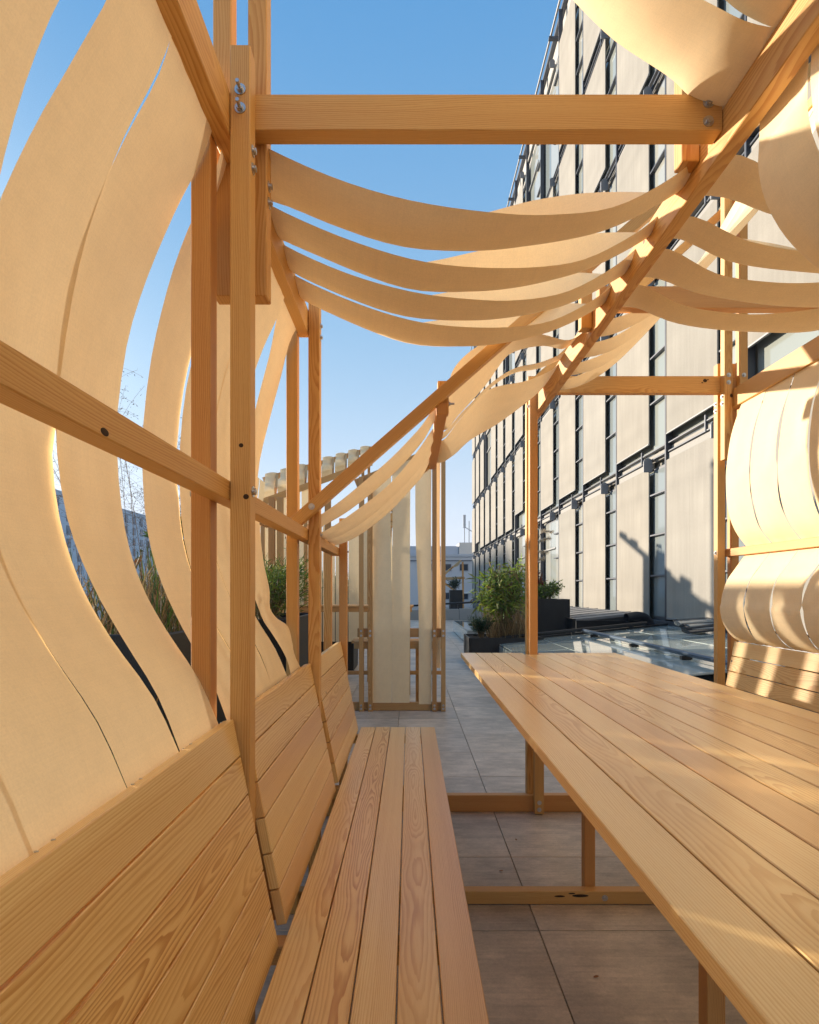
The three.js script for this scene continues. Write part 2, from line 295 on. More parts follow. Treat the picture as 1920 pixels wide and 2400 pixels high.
// bolts
for (const y of [2.402, 2.360]) pbolt(-0.379, y + 0.005, F[1], 'z');
for (const y of [2.285, 2.245]) pbolt(-0.357, y, F[1] + 0.022, 'x', boltFlat);
for (const y of [2.27, 2.23]) pbolt(-0.343, y, F[1] + 0.115, 'x', boltFlat);
for (const y of [2.416, 2.373]) pbolt(0.693, y, F[1] + 0.046, 'z', boltFlat);
pbolt(-0.357, 1.51, F[1] + 0.022, 'x', boltFlat); pbolt(-0.49, 1.505, F[1] + 0.022, '-x', boltFlat);
for (const y of [2.345, 2.30]) pbolt(-0.357, y, F[2] + 0.022, 'x', boltFlat);
pbolt(-0.381, 1.613, F[2] - 0.0455, 'z', boltFlat); pbolt(-0.378, 1.606, F[3] - 0.0455, 'z', boltFlat);
pbolt(-0.357, 1.51, F[2] + 0.022, 'x', boltHead); pbolt(-0.357, 1.51, F[3] + 0.022, 'x', boltHead); pbolt(-0.49, 1.50, F[2] + 0.022, '-x', boltHead);
pbolt(0.682, 2.455, 1.452, '-x'); pbolt(0.683, 2.40, F[2] + 0.022, '-x'); pbolt(0.156, 2.035, F[2] + 0.022, 'x');
for (const y of [2.517, 2.475]) pbolt(1.820, y, F[3], 'z', boltFlat);
pbolt(1.907, 2.517, F[3], 'z', boltFlat);
for (const y of [2.40, 2.36]) { pbolt(1.797, y, F[3] + 0.022, '-x', boltFlat); pbolt(1.806, y - 0.015, F[3] + 0.112, '-x', boltFlat); }
for (const y of [2.395, 2.345]) pbolt(0.687, y, F[3] + 0.022, '-x', boltFlat);
pbolt(1.806, 1.51, F[3] + 0.112, '-x', boltFlat); pbolt(0.80, 0.027, 2.342, 'z', boltFlat);
// knots and bark pockets that show as dark spots in the timber
const knotMat = plain(0.035, 0.018, 0.008, 0.8);
function knot(x, y, d, rx, ry, rz) { const m = part('knot', new THREE.SphereGeometry(1, 14, 10), knotMat, pav); m.scale.set(rx, ry, rz); m.position.set(x - CX, y, 1.8 - d); }
knot(-0.4036, 1.494, 0.757, 0.0012, 0.0052, 0.0105); knot(-0.377, 1.61, 1.28, 0.0052, 0.0048, 0.0008); knot(-0.366, 1.495, 1.28, 0.0065, 0.006, 0.0008);
knot(1.709, 2.502, 3.306, 0.012, 0.010, 0.0006); knot(1.725, 2.507, 3.306, 0.007, 0.003, 0.0005); knot(1.693, 2.49, 3.306, 0.006, 0.003, 0.0005); knot(1.835, 2.40, 3.26, 0.008, 0.011, 0.0006);
knot(0.615, 0.034, 2.342, 0.022, 0.004, 0.0008); knot(0.70, 0.036, 2.342, 0.034, 0.006, 0.0008); knot(0.665, 0.045, 2.342, 0.014, 0.003, 0.0006);
// staples that hold the strips along the top of the backrest
for (const d of [0.63, 0.66, 0.85, 0.875, 1.045, 1.075, 1.25, 1.35, 1.53, 1.56, 1.76, 1.79, 1.98, 2.02, 2.23]) part('staple', boxGeo([-0.4145, -0.4095], [0.985, 0.9965], [d, d + 0.0025], 0.0004).applyMatrix4(pv), zinc, pav);
// cloth of the left wall, from the purlin bulging outwards to the top of the backrest
const wallProfile = [[-0.432, 2.335], [-0.465, 2.245], [-0.528, 2.125], [-0.588, 1.985], [-0.632, 1.83], [-0.655, 1.60], [-0.640, 1.42], [-0.600, 1.30], [-0.545, 1.20], [-0.470, 1.085], [-0.4135, 0.955]];
function wallEdge(d, shift, bulge = 1) { return wallProfile.map(([x, y], i) => V(-0.42 + (x + 0.42) * (typeof bulge === 'function' ? bulge(i) : bulge), y, -(d + (typeof shift === 'function' ? shift(i / 10) : shift[i] ?? 0)))); }
const Z = [0, 0, 0, 0, 0, 0, 0, 0, 0, 0, 0];
const gapAB = [0.004, 0.012, 0.010, 0.004, -0.006, -0.006, -0.004, 0.006, 0.014, 0.014, 0.002], gapBC = [0.03, 0.042, 0.040, 0.022, 0.002, -0.006, -0.008, -0.004, 0.0, 0.002, 0.002];
cloth(wallEdge(1.056, gapAB.map((v) => v * 0.5), (i) => [1, 1, 1, 1.01, 1.01, 0.985, 0.955, 0.93, 0.92, 0.93, 1][i]), wallEdge(1.276, Z, 1.0), -0.004, 'cream wall strip nearest the first left post, lit from behind');
cloth(wallEdge(0.86, gapBC, 1.0), wallEdge(1.060, gapAB.map((v) => -v * 0.3), (i) => [1, 1, 1, 0.985, 0.985, 1.02, 1.05, 1.07, 1.08, 1.05, 1][i]), -0.008, 'broad cream wall strip left of the slit with grass behind');
cloth(wallEdge(0.642, Z, 1.01), wallEdge(0.862, gapBC.map((v) => -v * 0.5), (i) => i < 8 ? 0.985 : 1.01), -0.006);
cloth(wallEdge(0.42, Z, 1.01), wallEdge(0.648, Z, 0.99), -0.006);
cloth(wallEdge(0.2, Z, 1.01), wallEdge(0.426, Z, 0.99), -0.006);
const g2 = [0.002, 0.004, 0.006, 0.008, 0.01, 0.012, 0.014, 0.012, 0.01, 0.006, 0.002];
cloth(wallEdge(1.330, Z, 0.86), wallEdge(1.545, Z, 0.885), -0.006, 'wall strip just behind the first left post');
cloth(wallEdge(1.541, Z, 0.85), wallEdge(1.775, Z, 0.86), -0.006);
cloth(wallEdge(1.771, Z, 0.835), wallEdge(1.998, [0, -0.006, -0.012, -0.012, -0.006, 0, 0, -0.03, -0.05, -0.03, 0], 0.84), -0.006);
{
  const far = [[-0.43, 2.335], [-0.465, 2.28], [-0.505, 2.13], [-0.544, 1.977], [-0.591, 1.76], [-0.592, 1.56], [-0.5726, 1.40], [-0.551, 1.29], [-0.549, 1.215], [-0.5256, 1.18], [-0.479, 1.147], [-0.462, 1.09], [-0.45, 1.03], [-0.4135, 0.955]].map(([x, y]) => V(x, y, -2.25));
  const nearE = [[-0.43, 2.335], [-0.465, 2.28], [-0.50, 2.13], [-0.535, 1.977], [-0.58, 1.76], [-0.59, 1.56], [-0.575, 1.40], [-0.56, 1.29], [-0.55, 1.23], [-0.53, 1.18], [-0.49, 1.13], [-0.46, 1.09], [-0.43, 1.03], [-0.4135, 0.955]].map(([x, y], i) => V(x, y, -(2.012 + [0, 0.02, 0.025, 0.01, 0, 0, 0, 0.02, 0.06, 0.06, 0.04, 0.02, 0.01, 0][i])));
  cloth(nearE, far, -0.004, 'wall strip with a rippled foot beside the second left post', 44);
}
// cloth of the right wall, bulging inwards above and below the rail
const rightUp = [[1.866, 2.345], [1.852, 2.30], [1.800, 2.13], [1.778, 1.93], [1.790, 1.75], [1.830, 1.62], [1.893, 1.535]], rightLow = [[1.894, 1.50], [1.835, 1.42], [1.775, 1.33], [1.747, 1.22], [1.765, 1.10], [1.812, 1.03], [1.862, 1.00]];
const edgeR = (list, d, b, tw) => list.map(([x, y], i) => V(1.87 + (x - 1.87) * b, y, -(d + tw * Math.sin(Math.PI * i / (list.length - 1)))));
[[2.99, 3.215], [2.768, 2.984], [2.55, 2.762], [2.33, 2.544], [2.05, 2.25], [1.82, 2.042], [1.59, 1.812], [1.36, 1.582], [1.05, 1.26], [0.82, 1.042]].forEach(([a, b], i) => {
  const k = 1 + 0.012 * Math.sin(i * 2.1);
  cloth(edgeR(rightUp, a, k, 0.003), edgeR(rightUp, b, k, -0.002), 0.004, i === 0 ? 'upper bulging strip of the right wall beside the tall post' : undefined);
  cloth(edgeR(rightLow, a, k, 0.003), edgeR(rightLow, b, k, -0.003), 0.004, i === 0 ? 'lower bulging strip of the right wall above the backrest' : undefined);
});
// roof cloth between the left purlin and the middle purlin, and between the middle and the right purlin
const roofNear = [[-0.4245, 2.408], [-0.392, 2.385], [-0.2, 2.300], [0, 2.245], [0.2, 2.222], [0.35, 2.222], [0.51, 2.25], [0.66, 2.33], [0.727, 2.385], [0.745, 2.408]];
const roofFar = [[-0.4245, 2.408], [-0.392, 2.39], [-0.2, 2.338], [0, 2.315], [0.2, 2.35], [0.35, 2.385], [0.5, 2.41], [0.62, 2.415], [0.727, 2.412], [0.745, 2.409]];
const roofBelly = (s) => 0.085 * Math.pow(Math.sin(Math.PI * Math.min(1, s * 0.97)), 1.2);
[[1.385, 1.625, 1.45, 1.62], [1.635, 1.812, 1.68, 1.80], [1.825, 1.99, 1.84, 2.04], [2.003, 2.185, 2.06, 2.25]].forEach(([a, b, c, e], i) => {
  const at = (l, d0, d1) => l.map(([x, y]) => V(x, y, -(d0 + (d1 - d0) * (x + 0.42) / 1.15)));
  cloth(at(roofNear, a, c), at(roofFar, b, e), roofBelly, ['roof strip sagging right behind the top beam', 'second roof strip from the top beam', 'third roof strip from the top beam', 'farthest of the four sagging roof strips'][i], 36);
  const nx = roofNear.map(([x, y]) => [2 * 0.7485 - x, y < 2.38 ? y + 0.05 : y]), fx = roofFar.map(([x, y]) => [2 * 0.7485 - x, y - 0.01]);
  const at2 = (l, d0, d1) => l.map(([x, y]) => V(x, y + 0.0025, -(d1 + (d0 - d1) * (x - 0.75) / 1.15)));
  cloth(at2(nx.reverse(), a, c), at2(fx.reverse(), b, e), (s) => 0.06 * Math.sin(Math.PI * s), undefined, 36);
});
// first bay: strips climbing left out of sight, and deep slack ones to the right
const upFar = [[0.745, 2.412, 0.072], [0.727, 2.408, 0.072], [0.66, 2.43, 0.066], [0.60, 2.465, 0.055], [0.46, 2.529, 0.025], [0.356, 2.60], [0, 3.0], [-0.437, 3.55]], upNear = [[0.745, 2.412, 0.03], [0.727, 2.408, 0.03], [0.665, 2.41, 0.02], [0.59, 2.43, 0.01], [0.47, 2.485], [0.36, 2.57], [0, 2.93], [-0.437, 3.55]];
[[1.11, 1.265], [0.87, 1.096], [0.64, 0.86], [0.42, 0.625], [0.2, 0.405]].forEach(([a, b], i) => cloth(upNear.map(([x, y, q = 0]) => V(x, y, -a - q)), upFar.map(([x, y, q = 0]) => V(x, y, -b - q * (i ? 0.6 : 1))), 0.012, i === 0 ? 'broad strip rising to the upper left above the top beam' : undefined));
const slack = [[0.748, 2.41], [0.771, 2.385], [0.772, 2.25], [0.785, 2.165], [0.819, 2.09], [0.858, 2.04], [0.91, 1.99], [1.12, 1.88], [1.4, 1.87], [1.7, 2.08], [1.845, 2.36], [1.866, 2.443]];
[[1.11, 1.265], [0.885, 1.10], [0.66, 0.87], [0.42, 0.64], [0.2, 0.405]].forEach(([a, b], i) => cloth(slack.map(([x, y]) => V(x, y + 0.02 * (i + 1) * Math.sin(Math.PI * (x - 0.75) / 1.12), -a)), slack.map(([x, y]) => V(x, y + 0.02 * i * Math.sin(Math.PI * (x - 0.75) / 1.12), -b)), 0.03, i === 0 ? 'deep slack strip hanging right of the middle purlin' : undefined));
// third bay: low roof from the left rail to the short purlin, then up to the middle purlin and on to the high right
const lowRoof = [[-0.424, 1.536], [-0.385, 1.555], [-0.27, 1.625], [-0.1, 1.765], [0.03, 1.905], [0.095, 2.0], [0.125, 2.028]];
[[2.30, 2.495, 0.03, 0.022], [2.535, 2.76, -0.01, -0.03], [2.775, 2.985, 0.0, -0.028], [3.01, 3.205, 0.012, 0.0]].forEach(([a, b, s0, s1], i) => {
  const e = (d, s) => lowRoof.map(([x, y], k) => V(x, y + s * Math.sin(Math.PI * k / 6), -d));
  cloth(e(a, s0), e(b, s1), 0.035, i === 0 ? 'low sunlit roof strip under the long rafter' : undefined);
});
const P2 = (l, d) => l.map(([x, y, dd = 0]) => V(x, y, -(d + dd)));
cloth(P2([[0.125, 2.028], [0.148, 2.09], [0.184, 2.205], [0.28, 2.295], [0.44, 2.354], [0.55, 2.347], [0.66, 2.322], [0.722, 2.36], [0.745, 2.41]], 2.36), P2([[0.125, 2.028], [0.16, 2.01], [0.22, 2.075], [0.35, 2.222], [0.40, 2.295], [0.454, 2.355], [0.6, 2.39], [0.69, 2.375], [0.722, 2.39], [0.745, 2.41]], 2.58), -0.01, 'twisted strip arching from the short purlin to the middle purlin', 40);
cloth(P2([[0.125, 2.028], [0.16, 2.03], [0.26, 2.14], [0.37, 2.25], [0.494, 2.33], [0.617, 2.357], [0.745, 2.41]], 2.68), P2([[0.125, 2.028], [0.16, 2.02], [0.26, 2.135], [0.37, 2.252], [0.494, 2.336], [0.617, 2.362], [0.745, 2.41]], 2.77), 0.0, 'narrow strip seen almost edge-on between two twisted ones');
cloth(P2([[0.125, 2.028], [0.16, 2.02], [0.25, 2.12], [0.384, 2.263], [0.581, 2.315], [0.69, 2.36], [0.745, 2.41]], 2.79), P2([[0.125, 2.028], [0.16, 1.985], [0.24, 2.03], [0.335, 2.11], [0.477, 2.194], [0.68, 2.35], [0.745, 2.41]], 3.12), 0.03, 'leaf-shaped strip beside the far middle post');
[[2.35, 2.56], [2.58, 2.79], [2.81, 3.01], [3.03, 3.22]].forEach(([a, b], i) => {
  const l = [[0.747, 2.412], [0.78, 2.40], [0.90, 2.425], [1.05, 2.51], [1.3, 2.74], [1.6, 3.08], [1.86, 3.52]];
  cloth(P2(l, a), P2(l.map(([x, y], k) => [x, y + 0.03 * Math.sin(Math.PI * k / 6)]), b), 0.04);
});

// ---------------------------------------------------------------- benches and table
const slat = (parent, name, x, y, d, i, org) => part(name, timberGeo(x, y, d, 0.0016).applyMatrix4(org), anySlat(i), parent);
function bench(side) {
  const flip = side < 0 ? (x) => x : mir, fx = side < 0 ? (x) => x : (x) => 2 * CX - x, o = fx(-0.06);
  const b = side < 0
    ? thing('slatted_bench', 'long larch bench with slatted seat and backrest along the left wall', 'bench', [o, 0, -1.7])
    : thing('slatted_bench', 'shaded larch bench with striped light on its backrest, beyond the table at right', 'bench', [o, 0, -1.7]);
  const org = new THREE.Matrix4().makeTranslation(-o, 0, 1.7);
  const order = side < 0 ? [1, 4, 0, 6, 2, 3] : [3, 1, 6, 2, 0];
  for (let i = 0; i < 5; i++) slat(b, 'seat_slat', flip([-0.2795 + i * 0.0856, -0.2795 + i * 0.0856 + 0.0822]), [0.476, 0.500], [-0.3, 3.30 + 0.002 * (i % 2)], side < 0 ? [0, 4, 1, 2, 6][i] : order[i % 5], org);
  const u = V(-0.098, 0.489, 0).normalize(), n = V(0.489, 0.098, 0).normalize(); if (side > 0) { u.x *= -1; n.x *= -1; }
  const foot = V(fx(-0.2905), 0.494, 0);
  [[-0.3, 1.272], [1.352, 2.262], [2.352, 3.252]].forEach(([d0, d1], p) => {
    for (let i = 0; i < 6; i++) {
      const c = foot.clone().addScaledVector(u, (i + 0.5) * 0.0862).addScaledVector(n, -0.012);
      const g = orient(chamferBox(0.024, 0.0822, d1 - d0, 0.0016, R0() * 0.08, R0() * 5), V(c.x, c.y, -d1), V(c.x, c.y, -d0), u);
      part('back_slat', g.applyMatrix4(org), anySlat([[4, 5, 2, 4, 0, 1], [6, 3, 1, 6, 0, 2], [3, 6, 0, 2, 5, 3]][p][i]), b);
    }
    for (const d of [d0 + 0.05, (d0 + d1) / 2, d1 - 0.05]) { // battens that carry the backrest
      const p0 = foot.clone().addScaledVector(n, -0.045), p1 = p0.clone().addScaledVector(u, 0.49); p0.z = p1.z = -d;
      part('backrest_batten', beamGeo(p0, p1, 0.045, 0.04, V(0, 0, 1)).applyMatrix4(org), anyFrame(), b);
    }
  });
  for (const d of [0.25, 1.30, 2.34, 3.2]) {
    part('seat_bearer', timberGeo(flip([-0.34, 0.12]), [0.431, 0.4755], [d, d + S]).applyMatrix4(org), anyFrame(), b);
    part('leg', timberGeo(flip([0.02, 0.065]), [0.0, 0.430], [d, d + S]).applyMatrix4(org), anyFrame(), b);
  }
  return b;
}
bench(-1); bench(1);
{
  const t = thing('slatted_table', 'long larch table of ten boards between the two benches', 'table', [0.75, 0, -1.7]);
  const org = new THREE.Matrix4().makeTranslation(-0.75, 0, 1.7);
  for (let i = 0; i < 10; i++) slat(t, 'table_board', [0.300 + i * 0.0908, 0.300 + i * 0.0908 + 0.0872], [0.898, 0.923], [0.02, i === 4 ? 3.2585 : 3.35], [1, 2, 3, 6, 0, 3, 4, 1, 2, 3][i], org);
  for (const d of [0.4, 1.41, 2.30, 3.19]) part('batten', timberGeo([0.335, 1.17], [0.852, 0.8975], [d, d + S]).applyMatrix4(org), anyFrame(), t);
  part('leg', timberGeo([0.727, 0.772], [0.0, 0.852], [1.3955, 1.44]).applyMatrix4(org), frameWood[6], t);
  part('leg', timberGeo([0.731, 0.776], [0.0, 0.852], [2.3875, 2.432]).applyMatrix4(org), frameWood[6], t);
  part('leg', timberGeo([0.719, 0.772], [0.004, 0.852], [3.28, 3.3245]).applyMatrix4(org), frameWood[1], t);
  for (const y of [0.03, 0.07]) bolt(t, 0.745 - 0.75, y, 3.28 - 1.7, 'z', boltFlat);
}
// ---------------------------------------------------------------- the office building on the right
const WALL = 4.8, MOD = 2.5, STO = 3.64;
{
  const b = thing('office_building', 'tall office building with rows of cream fabric sun blinds and narrow dark windows', 'building', [WALL, 0, -25]);
  const O = (g) => g.translate(-WALL, 0, 25);
  const blindTex = dataTex(512, 512, (i, j, o) => {
    const f = vnoise(i / 2, j / 1.5, 255, 255), s = vnoise(i / 46, 3, 11, 8), w = vnoise(i / 130, j / 60, 4, 8, LB), st = vnoise(i / 160, j / 7, 3, 73, LB);
    const k = 1 + 0.05 * (f - 0.5) + 0.06 * (s - 0.5) + 0.07 * (w - 0.5) + 0.05 * (st - 0.5) + (j % 8 < 1 ? -0.015 : 0);
    o[0] = clamp8(149 * k); o[1] = clamp8(144 * k); o[2] = clamp8(135 * k);
  }, 2.2, 3.1);
  const blindMats = [[1, 1, 1], [0.95, 0.95, 0.94], [1, 0.98, 0.95]].map((c) => new THREE.MeshStandardMaterial({ map: blindTex, color: new THREE.Color().setRGB(...c), roughness: 0.85 }));
  const glass = [[0.30, 0.32, 0.29], [0.38, 0.38, 0.34], [0.24, 0.27, 0.27]].map((c) => new THREE.MeshPhysicalMaterial({ color: new THREE.Color().setRGB(...c), roughness: 0.05, specularIntensity: 1, ior: 1.9 }));
  const darkM = plain(0.05, 0.053, 0.066, 0.4, { metalness: 0.2 }), capM = plain(0.22, 0.225, 0.24, 0.5), curtain = plain(0.26, 0.25, 0.22, 0.9);
  const frameM = plain(0.10, 0.105, 0.12, 0.4, { metalness: 0.3 }), alu = plain(0.22, 0.22, 0.22, 0.5, { metalness: 0.2 }), panelM = plain(0.30, 0.285, 0.26, 0.75), dark = plain(0.05, 0.055, 0.065, 0.5);
  const Y0 = 0.74, TOP = 19.6, K0 = -9, K1 = 12, D0 = 10.53 + MOD * K0, D1 = 42.6;
  part('wall', O(boxGeo([WALL + 0.12, WALL + 9], [-14, TOP], [D0 - 2, D1])), plain(0.42, 0.40, 0.37, 0.8), b);
  part('base', O(boxGeo([WALL - 0.1, WALL + 0.115], [-0.4, Y0 - 0.003], [D0, D1])), dark, b);
  const lines = [Y0, 3.985, 7.625, 11.265, 14.905, 18.545];
  const noBlind = (j, k) => (j === 0 && (k === 3 || k === 5)) || (j === 4 && (k === 3 || k === 4)) || (j === 3 && (k === 4 || k === 6)) || (j === 4 && k > 8 && k % 2) || (j === 2 && (k === 9));
  const r = rng(77), geos = {};
  const cached = (key, make) => geos[key] ??= make();
  const put = (name, g, m, x, y, d, parent = b) => { const q = part(name, g, m, parent); q.position.set(x - WALL, y, 25 - d); return q; };
  const bx = (w, h, l, c = 0.006) => cached([w, h, l].map((v) => v.toFixed(2)).join(), () => chamferBox(w, h, l, c));
  for (let k = K0; k <= K1; k++) {
    const d = 10.53 + MOD * k;
    put('mullion', bx(0.13, TOP - Y0 - 0.004, 0.055), darkM, WALL - 0.04, (TOP + Y0) / 2, d - 0.033);
    for (let j = 0; j < 5; j++) {
      const y0 = lines[j], y1 = lines[j + 1], h = y1 - y0, wide = noBlind(j, k);
      const top = y1 - (j === 4 ? 0.06 : 0.30);
      const pane = put('window', bx(0.03, top - y0, 0.70), frameM, WALL + 0.022, (top + y0) / 2, d + 0.36);
      const glassH = top - y0 - 0.12, g = part('pane', bx(0.012, glassH, 0.66, 0.001), glass[Math.floor(r() * 3)], pane); g.position.set(-0.022, 0, 0);
      for (let q = 1; q < 4; q++) if (k < 9 && k > -3) { const t = part('transom', bx(0.09, 0.035, 0.70), frameM, pane); t.position.set(-0.06, -glassH / 2 + q * (glassH / 3.6), 0); }
      if (wide) {
        const w2 = put('window', bx(0.03, top - y0, 1.72), frameM, WALL + 0.085, (top + y0) / 2, d + 1.60);
        for (const s of [-1, 1]) { const q = part('pane', bx(0.012, glassH, 0.80, 0.001), glass[Math.floor(r() * 3)], w2); q.position.set(-0.022, 0, s * 0.42); }
        const t = part('transom', bx(0.10, 0.05, 1.72), alu, w2); t.position.set(-0.05, glassH * 0.18, 0);
      } else {
        const w2 = put('window', bx(0.02, top - y0, 1.72), glass[0], WALL + 0.075, (top + y0) / 2, d + 1.60);
        w2.name = 'pane';
        const drop = j === 0 ? 0.05 : 0.19 + (r() < 0.12 ? 0.5 : 0);
        put('blind', bx(0.025, +(top - y0 - drop).toFixed(2), 1.73), blindMats[Math.floor(r() * 3)], WALL - 0.09, (top + y0 + drop) / 2, d + 1.565);
        put('blind_rail', bx(0.04, 0.03, 1.73), alu, WALL - 0.09, y0 + drop - 0.006, d + 1.565);
      }
      // the roller tube with its rounded end plate at the top of every blind
      const cap = cached('cap', () => { const s = new THREE.Shape(); s.absarc(0, 0.06, 0.085, 0, Math.PI, false); s.lineTo(-0.085, -0.13); s.lineTo(0.085, -0.13); return new THREE.ExtrudeGeometry(s, { depth: 0.03, bevelEnabled: false, curveSegments: 12 }); });
      put('blind_cassette', cap, capM, WALL - 0.13, top + 0.06, d + 0.69);
      put('blind_cover', bx(0.10, 0.12, 1.72), panelM, WALL - 0.005, top + 0.072, d + 1.62);
      if (j < 4 && k > -4) {
        put('spandrel', bx(0.05, 0.16, MOD - 0.08), panelM, WALL + 0.03, y1 - 0.10, d + MOD / 2);
        put('sill_rail', bx(0.10, 0.03, MOD - 0.075), frameM, WALL - 0.02, y1 + 0.02, d + MOD / 2 - 0.02);
        put('sill_rail', bx(0.06, 0.03, MOD - 0.07), frameM, WALL - 0.04, y1 - 0.135, d + MOD / 2 - 0.02);
        if (k < 9) { put('bracket', bx(0.05, 0.28, 0.04), frameM, WALL - 0.06, y1 - 0.02, d + 1.1); }
      }
    }
    put('bracket', bx(0.34, 0.09, 0.10), frameM, WALL - 0.17, TOP - 0.6, d + 0.3);
  }
  part('blind_curtain', O(boxGeo([WALL + 0.10, WALL + 0.118], [Y0, TOP - 1], [D0, D1 - 0.1], 0.001)), curtain, b);
  part('roof_rail', O(rodGeo(V(WALL - 0.28, TOP - 0.55, -D0), V(WALL - 0.28, TOP - 0.55, -D1), 0.035, 8)), alu, b);
  part('parapet', O(boxGeo([WALL - 0.02, WALL + 0.4], [TOP, TOP + 0.12], [D0, D1])), frameM, b);
  part('end_wall', O(boxGeo([WALL - 0.02, WALL + 0.11], [Y0, TOP - 0.004], [D1 - 0.06, D1 + 0.01])), panelM, b);
}

// ---------------------------------------------------------------- glass roofs, railings and roof hatches between the terrace and the building
const skyGlass = new THREE.MeshPhysicalMaterial({ color: new THREE.Color().setRGB(0.56, 0.62, 0.57), roughness: 0.04, ior: 1.55, specularIntensity: 1, clearcoat: 0.6, clearcoatRoughness: 0.02 });
{
  const sY = (x) => 0.35 + 0.1 * (x - 1.57), X0 = 1.57, X1 = 4.66;
  const g = thing('glass_skylight', 'large low glass skylight with dark bars, sloping up to the office facade', 'skylight', [3, 0, -8]);
  const O = (q) => q.translate(-3, 0, 8);
  const cols = 4, ds = [5.55, 6.5, 7.45, 8.4, 9.35, 10.3];
  for (let i = 0; i < cols; i++) for (let k = 0; k < ds.length - 1; k++) {
    const a = X0 + (X1 - X0) * i / cols, c = X0 + (X1 - X0) * (i + 1) / cols, up = V(-0.0995, 0.995, 0);
    const q = orient(chamferBox(ds[k + 1] - ds[k] - 0.016, 0.02, Math.hypot(c - a, 0.1 * (c - a)) - 0.016, 0.002), V(a, sY(a) + 0.002 * ((i + k) % 2), -(ds[k] + ds[k + 1]) / 2), V(c, sY(c), -(ds[k] + ds[k + 1]) / 2), up);
    part('pane', O(q), skyGlass, g);
  }
  part('base', O(boxGeo([X0 + 0.012, X1], [0, 0.30], [5.56, 10.29])), plain(0.25, 0.26, 0.27, 0.6), g);
  part('side_glass', O(boxGeo([X0, X0 + 0.01], [0.03, 0.335], [5.57, 10.28], 0.001)), skyGlass, g);
  part('edge_frame', O(boxGeo([X0 - 0.02, X1], [0.0, 0.42], [5.44, 5.54])), blackMetal, g);
  part('edge_frame', O(beamGeo(V(X0, 0.365, -10.34), V(X1, 0.365 + 0.309, -10.34), 0.06, 0.06)), blackMetal, g);
  for (const [x, dA, dB] of [[3.11, 5.0, 10.3]]) part('guard_pipe', O(rodGeo(V(x, sY(x) + 0.08, -dA), V(x, sY(x) + 0.08, -dB), 0.03, 10)), plain(0.07, 0.10, 0.14, 0.35, { metalness: 0.3 }), g);
  for (const d of [6.4, 7.9, 9.6]) part('pipe_foot', O(boxGeo([3.05, 3.17], [sY(3.1) + 0.012, sY(3.1) + 0.055], [d, d + 0.06])), blackMetal, g);
  part('guard_pipe', O(rodGeo(V(1.62, 0.45, -10.25), V(4.25, 0.72, -10.25), 0.028, 10)), blackMetal, g);
  for (const x of [1.9, 2.9, 3.95]) part('pipe_foot', O(boxGeo([x, x + 0.06], [sY(x) + 0.012, sY(x) + 0.09], [10.22, 10.30])), blackMetal, g);
}
{
  const g = thing('glass_skylight', 'small low glass skylight beside the far path, left of the low planter', 'skylight', [2.0, 0, -16]);
  const cols = 3;
  for (let i = 0; i < cols; i++) part('pane', boxGeo([-0.6 + i * 0.5, -0.6 + i * 0.5 + 0.49], [0.33, 0.35], [-2.2, 2.2], 0.001), skyGlass, g);
  for (let i = 0; i < 5; i++) part('pane', boxGeo([-0.612, -0.602], [0.02, 0.32], [-2.2 + i * 0.88, -2.2 + i * 0.88 + 0.87], 0.001), skyGlass, g);
  part('base', boxGeo([-0.6, 0.9], [0, 0.325], [-2.2, 2.2], 0.002), plain(0.3, 0.32, 0.33, 0.6), g);
  part('guard_pipe', rodGeo(V(-0.55, 0.48, 2.1), V(0.9, 0.48, 2.1), 0.035), blackMetal, g);
  part('pipe_foot', boxGeo([-0.1, -0.04], [0.352, 0.45], [-2.14, -2.08]), blackMetal, g);
}
{
  const g = thing('roof_hatch', 'flat dark grey roof cover with a black edge at the foot of the facade', 'roof hatch', [3.9, 0, -14]);
  part('deck', beamGeo(V(-0.55, 0.70, 0), V(0.72, 0.83, 0), 5.0, 0.05, V(0, 1, 0)), plain(0.26, 0.25, 0.24, 0.6), g);
  for (let i = 0; i < 7; i++) part('seam', beamGeo(V(-0.54, 0.735, -2.1 + i * 0.7), V(0.71, 0.865, -2.1 + i * 0.7), 0.02, 0.012), plain(0.22, 0.21, 0.20, 0.6), g);
  part('edge', boxGeo([-0.62, -0.555], [0.35, 0.73], [-2.5, 2.5]), blackMetal, g);
  part('edge', boxGeo([-0.552, 0.74], [0.35, 0.70], [-2.56, -2.505]), blackMetal, g);
}
{
  const g = thing('ventilation_pipe', 'black duct elbow bending down before the facade', 'duct', [4.2, 0, -10.6]);
  part('duct', tubeGeo([V(-0.2, 0.80, 0.05), V(0.02, 0.83, 0), V(0.20, 0.78, -0.05), V(0.30, 0.62, -0.06), V(0.31, 0.30, -0.06)], 0.08, 30, 14), plain(0.02, 0.022, 0.028, 0.45), g);
}
{
  const g = thing('folded_tarp', 'flat bundle of shiny black and silver sheeting at the far corner of the skylight', 'tarpaulin', [4.45, 0, -8.75]);
  const r = rng(91);
  for (let i = 0; i < 7; i++) { const L = 0.42 + 0.12 * r(), q = part('fold', new THREE.CylinderGeometry(1, 0.8, L, 16, 6).rotateZ(Math.PI / 2), i % 2 ? plain(0.40, 0.42, 0.43, 0.22, { metalness: 0.6 }) : plain(0.03, 0.035, 0.045, 0.2), g); q.scale.set(1, 0.030 + 0.012 * r(), 0.10 + 0.05 * r()); q.position.set(-0.08 + 0.1 * r(), 0.70 + 0.022 * i, 0.12 - 0.05 * i + 0.05 * r()); q.rotation.set(0.1 * r(), 0.25 * (r() - 0.5), 0.08); }
}

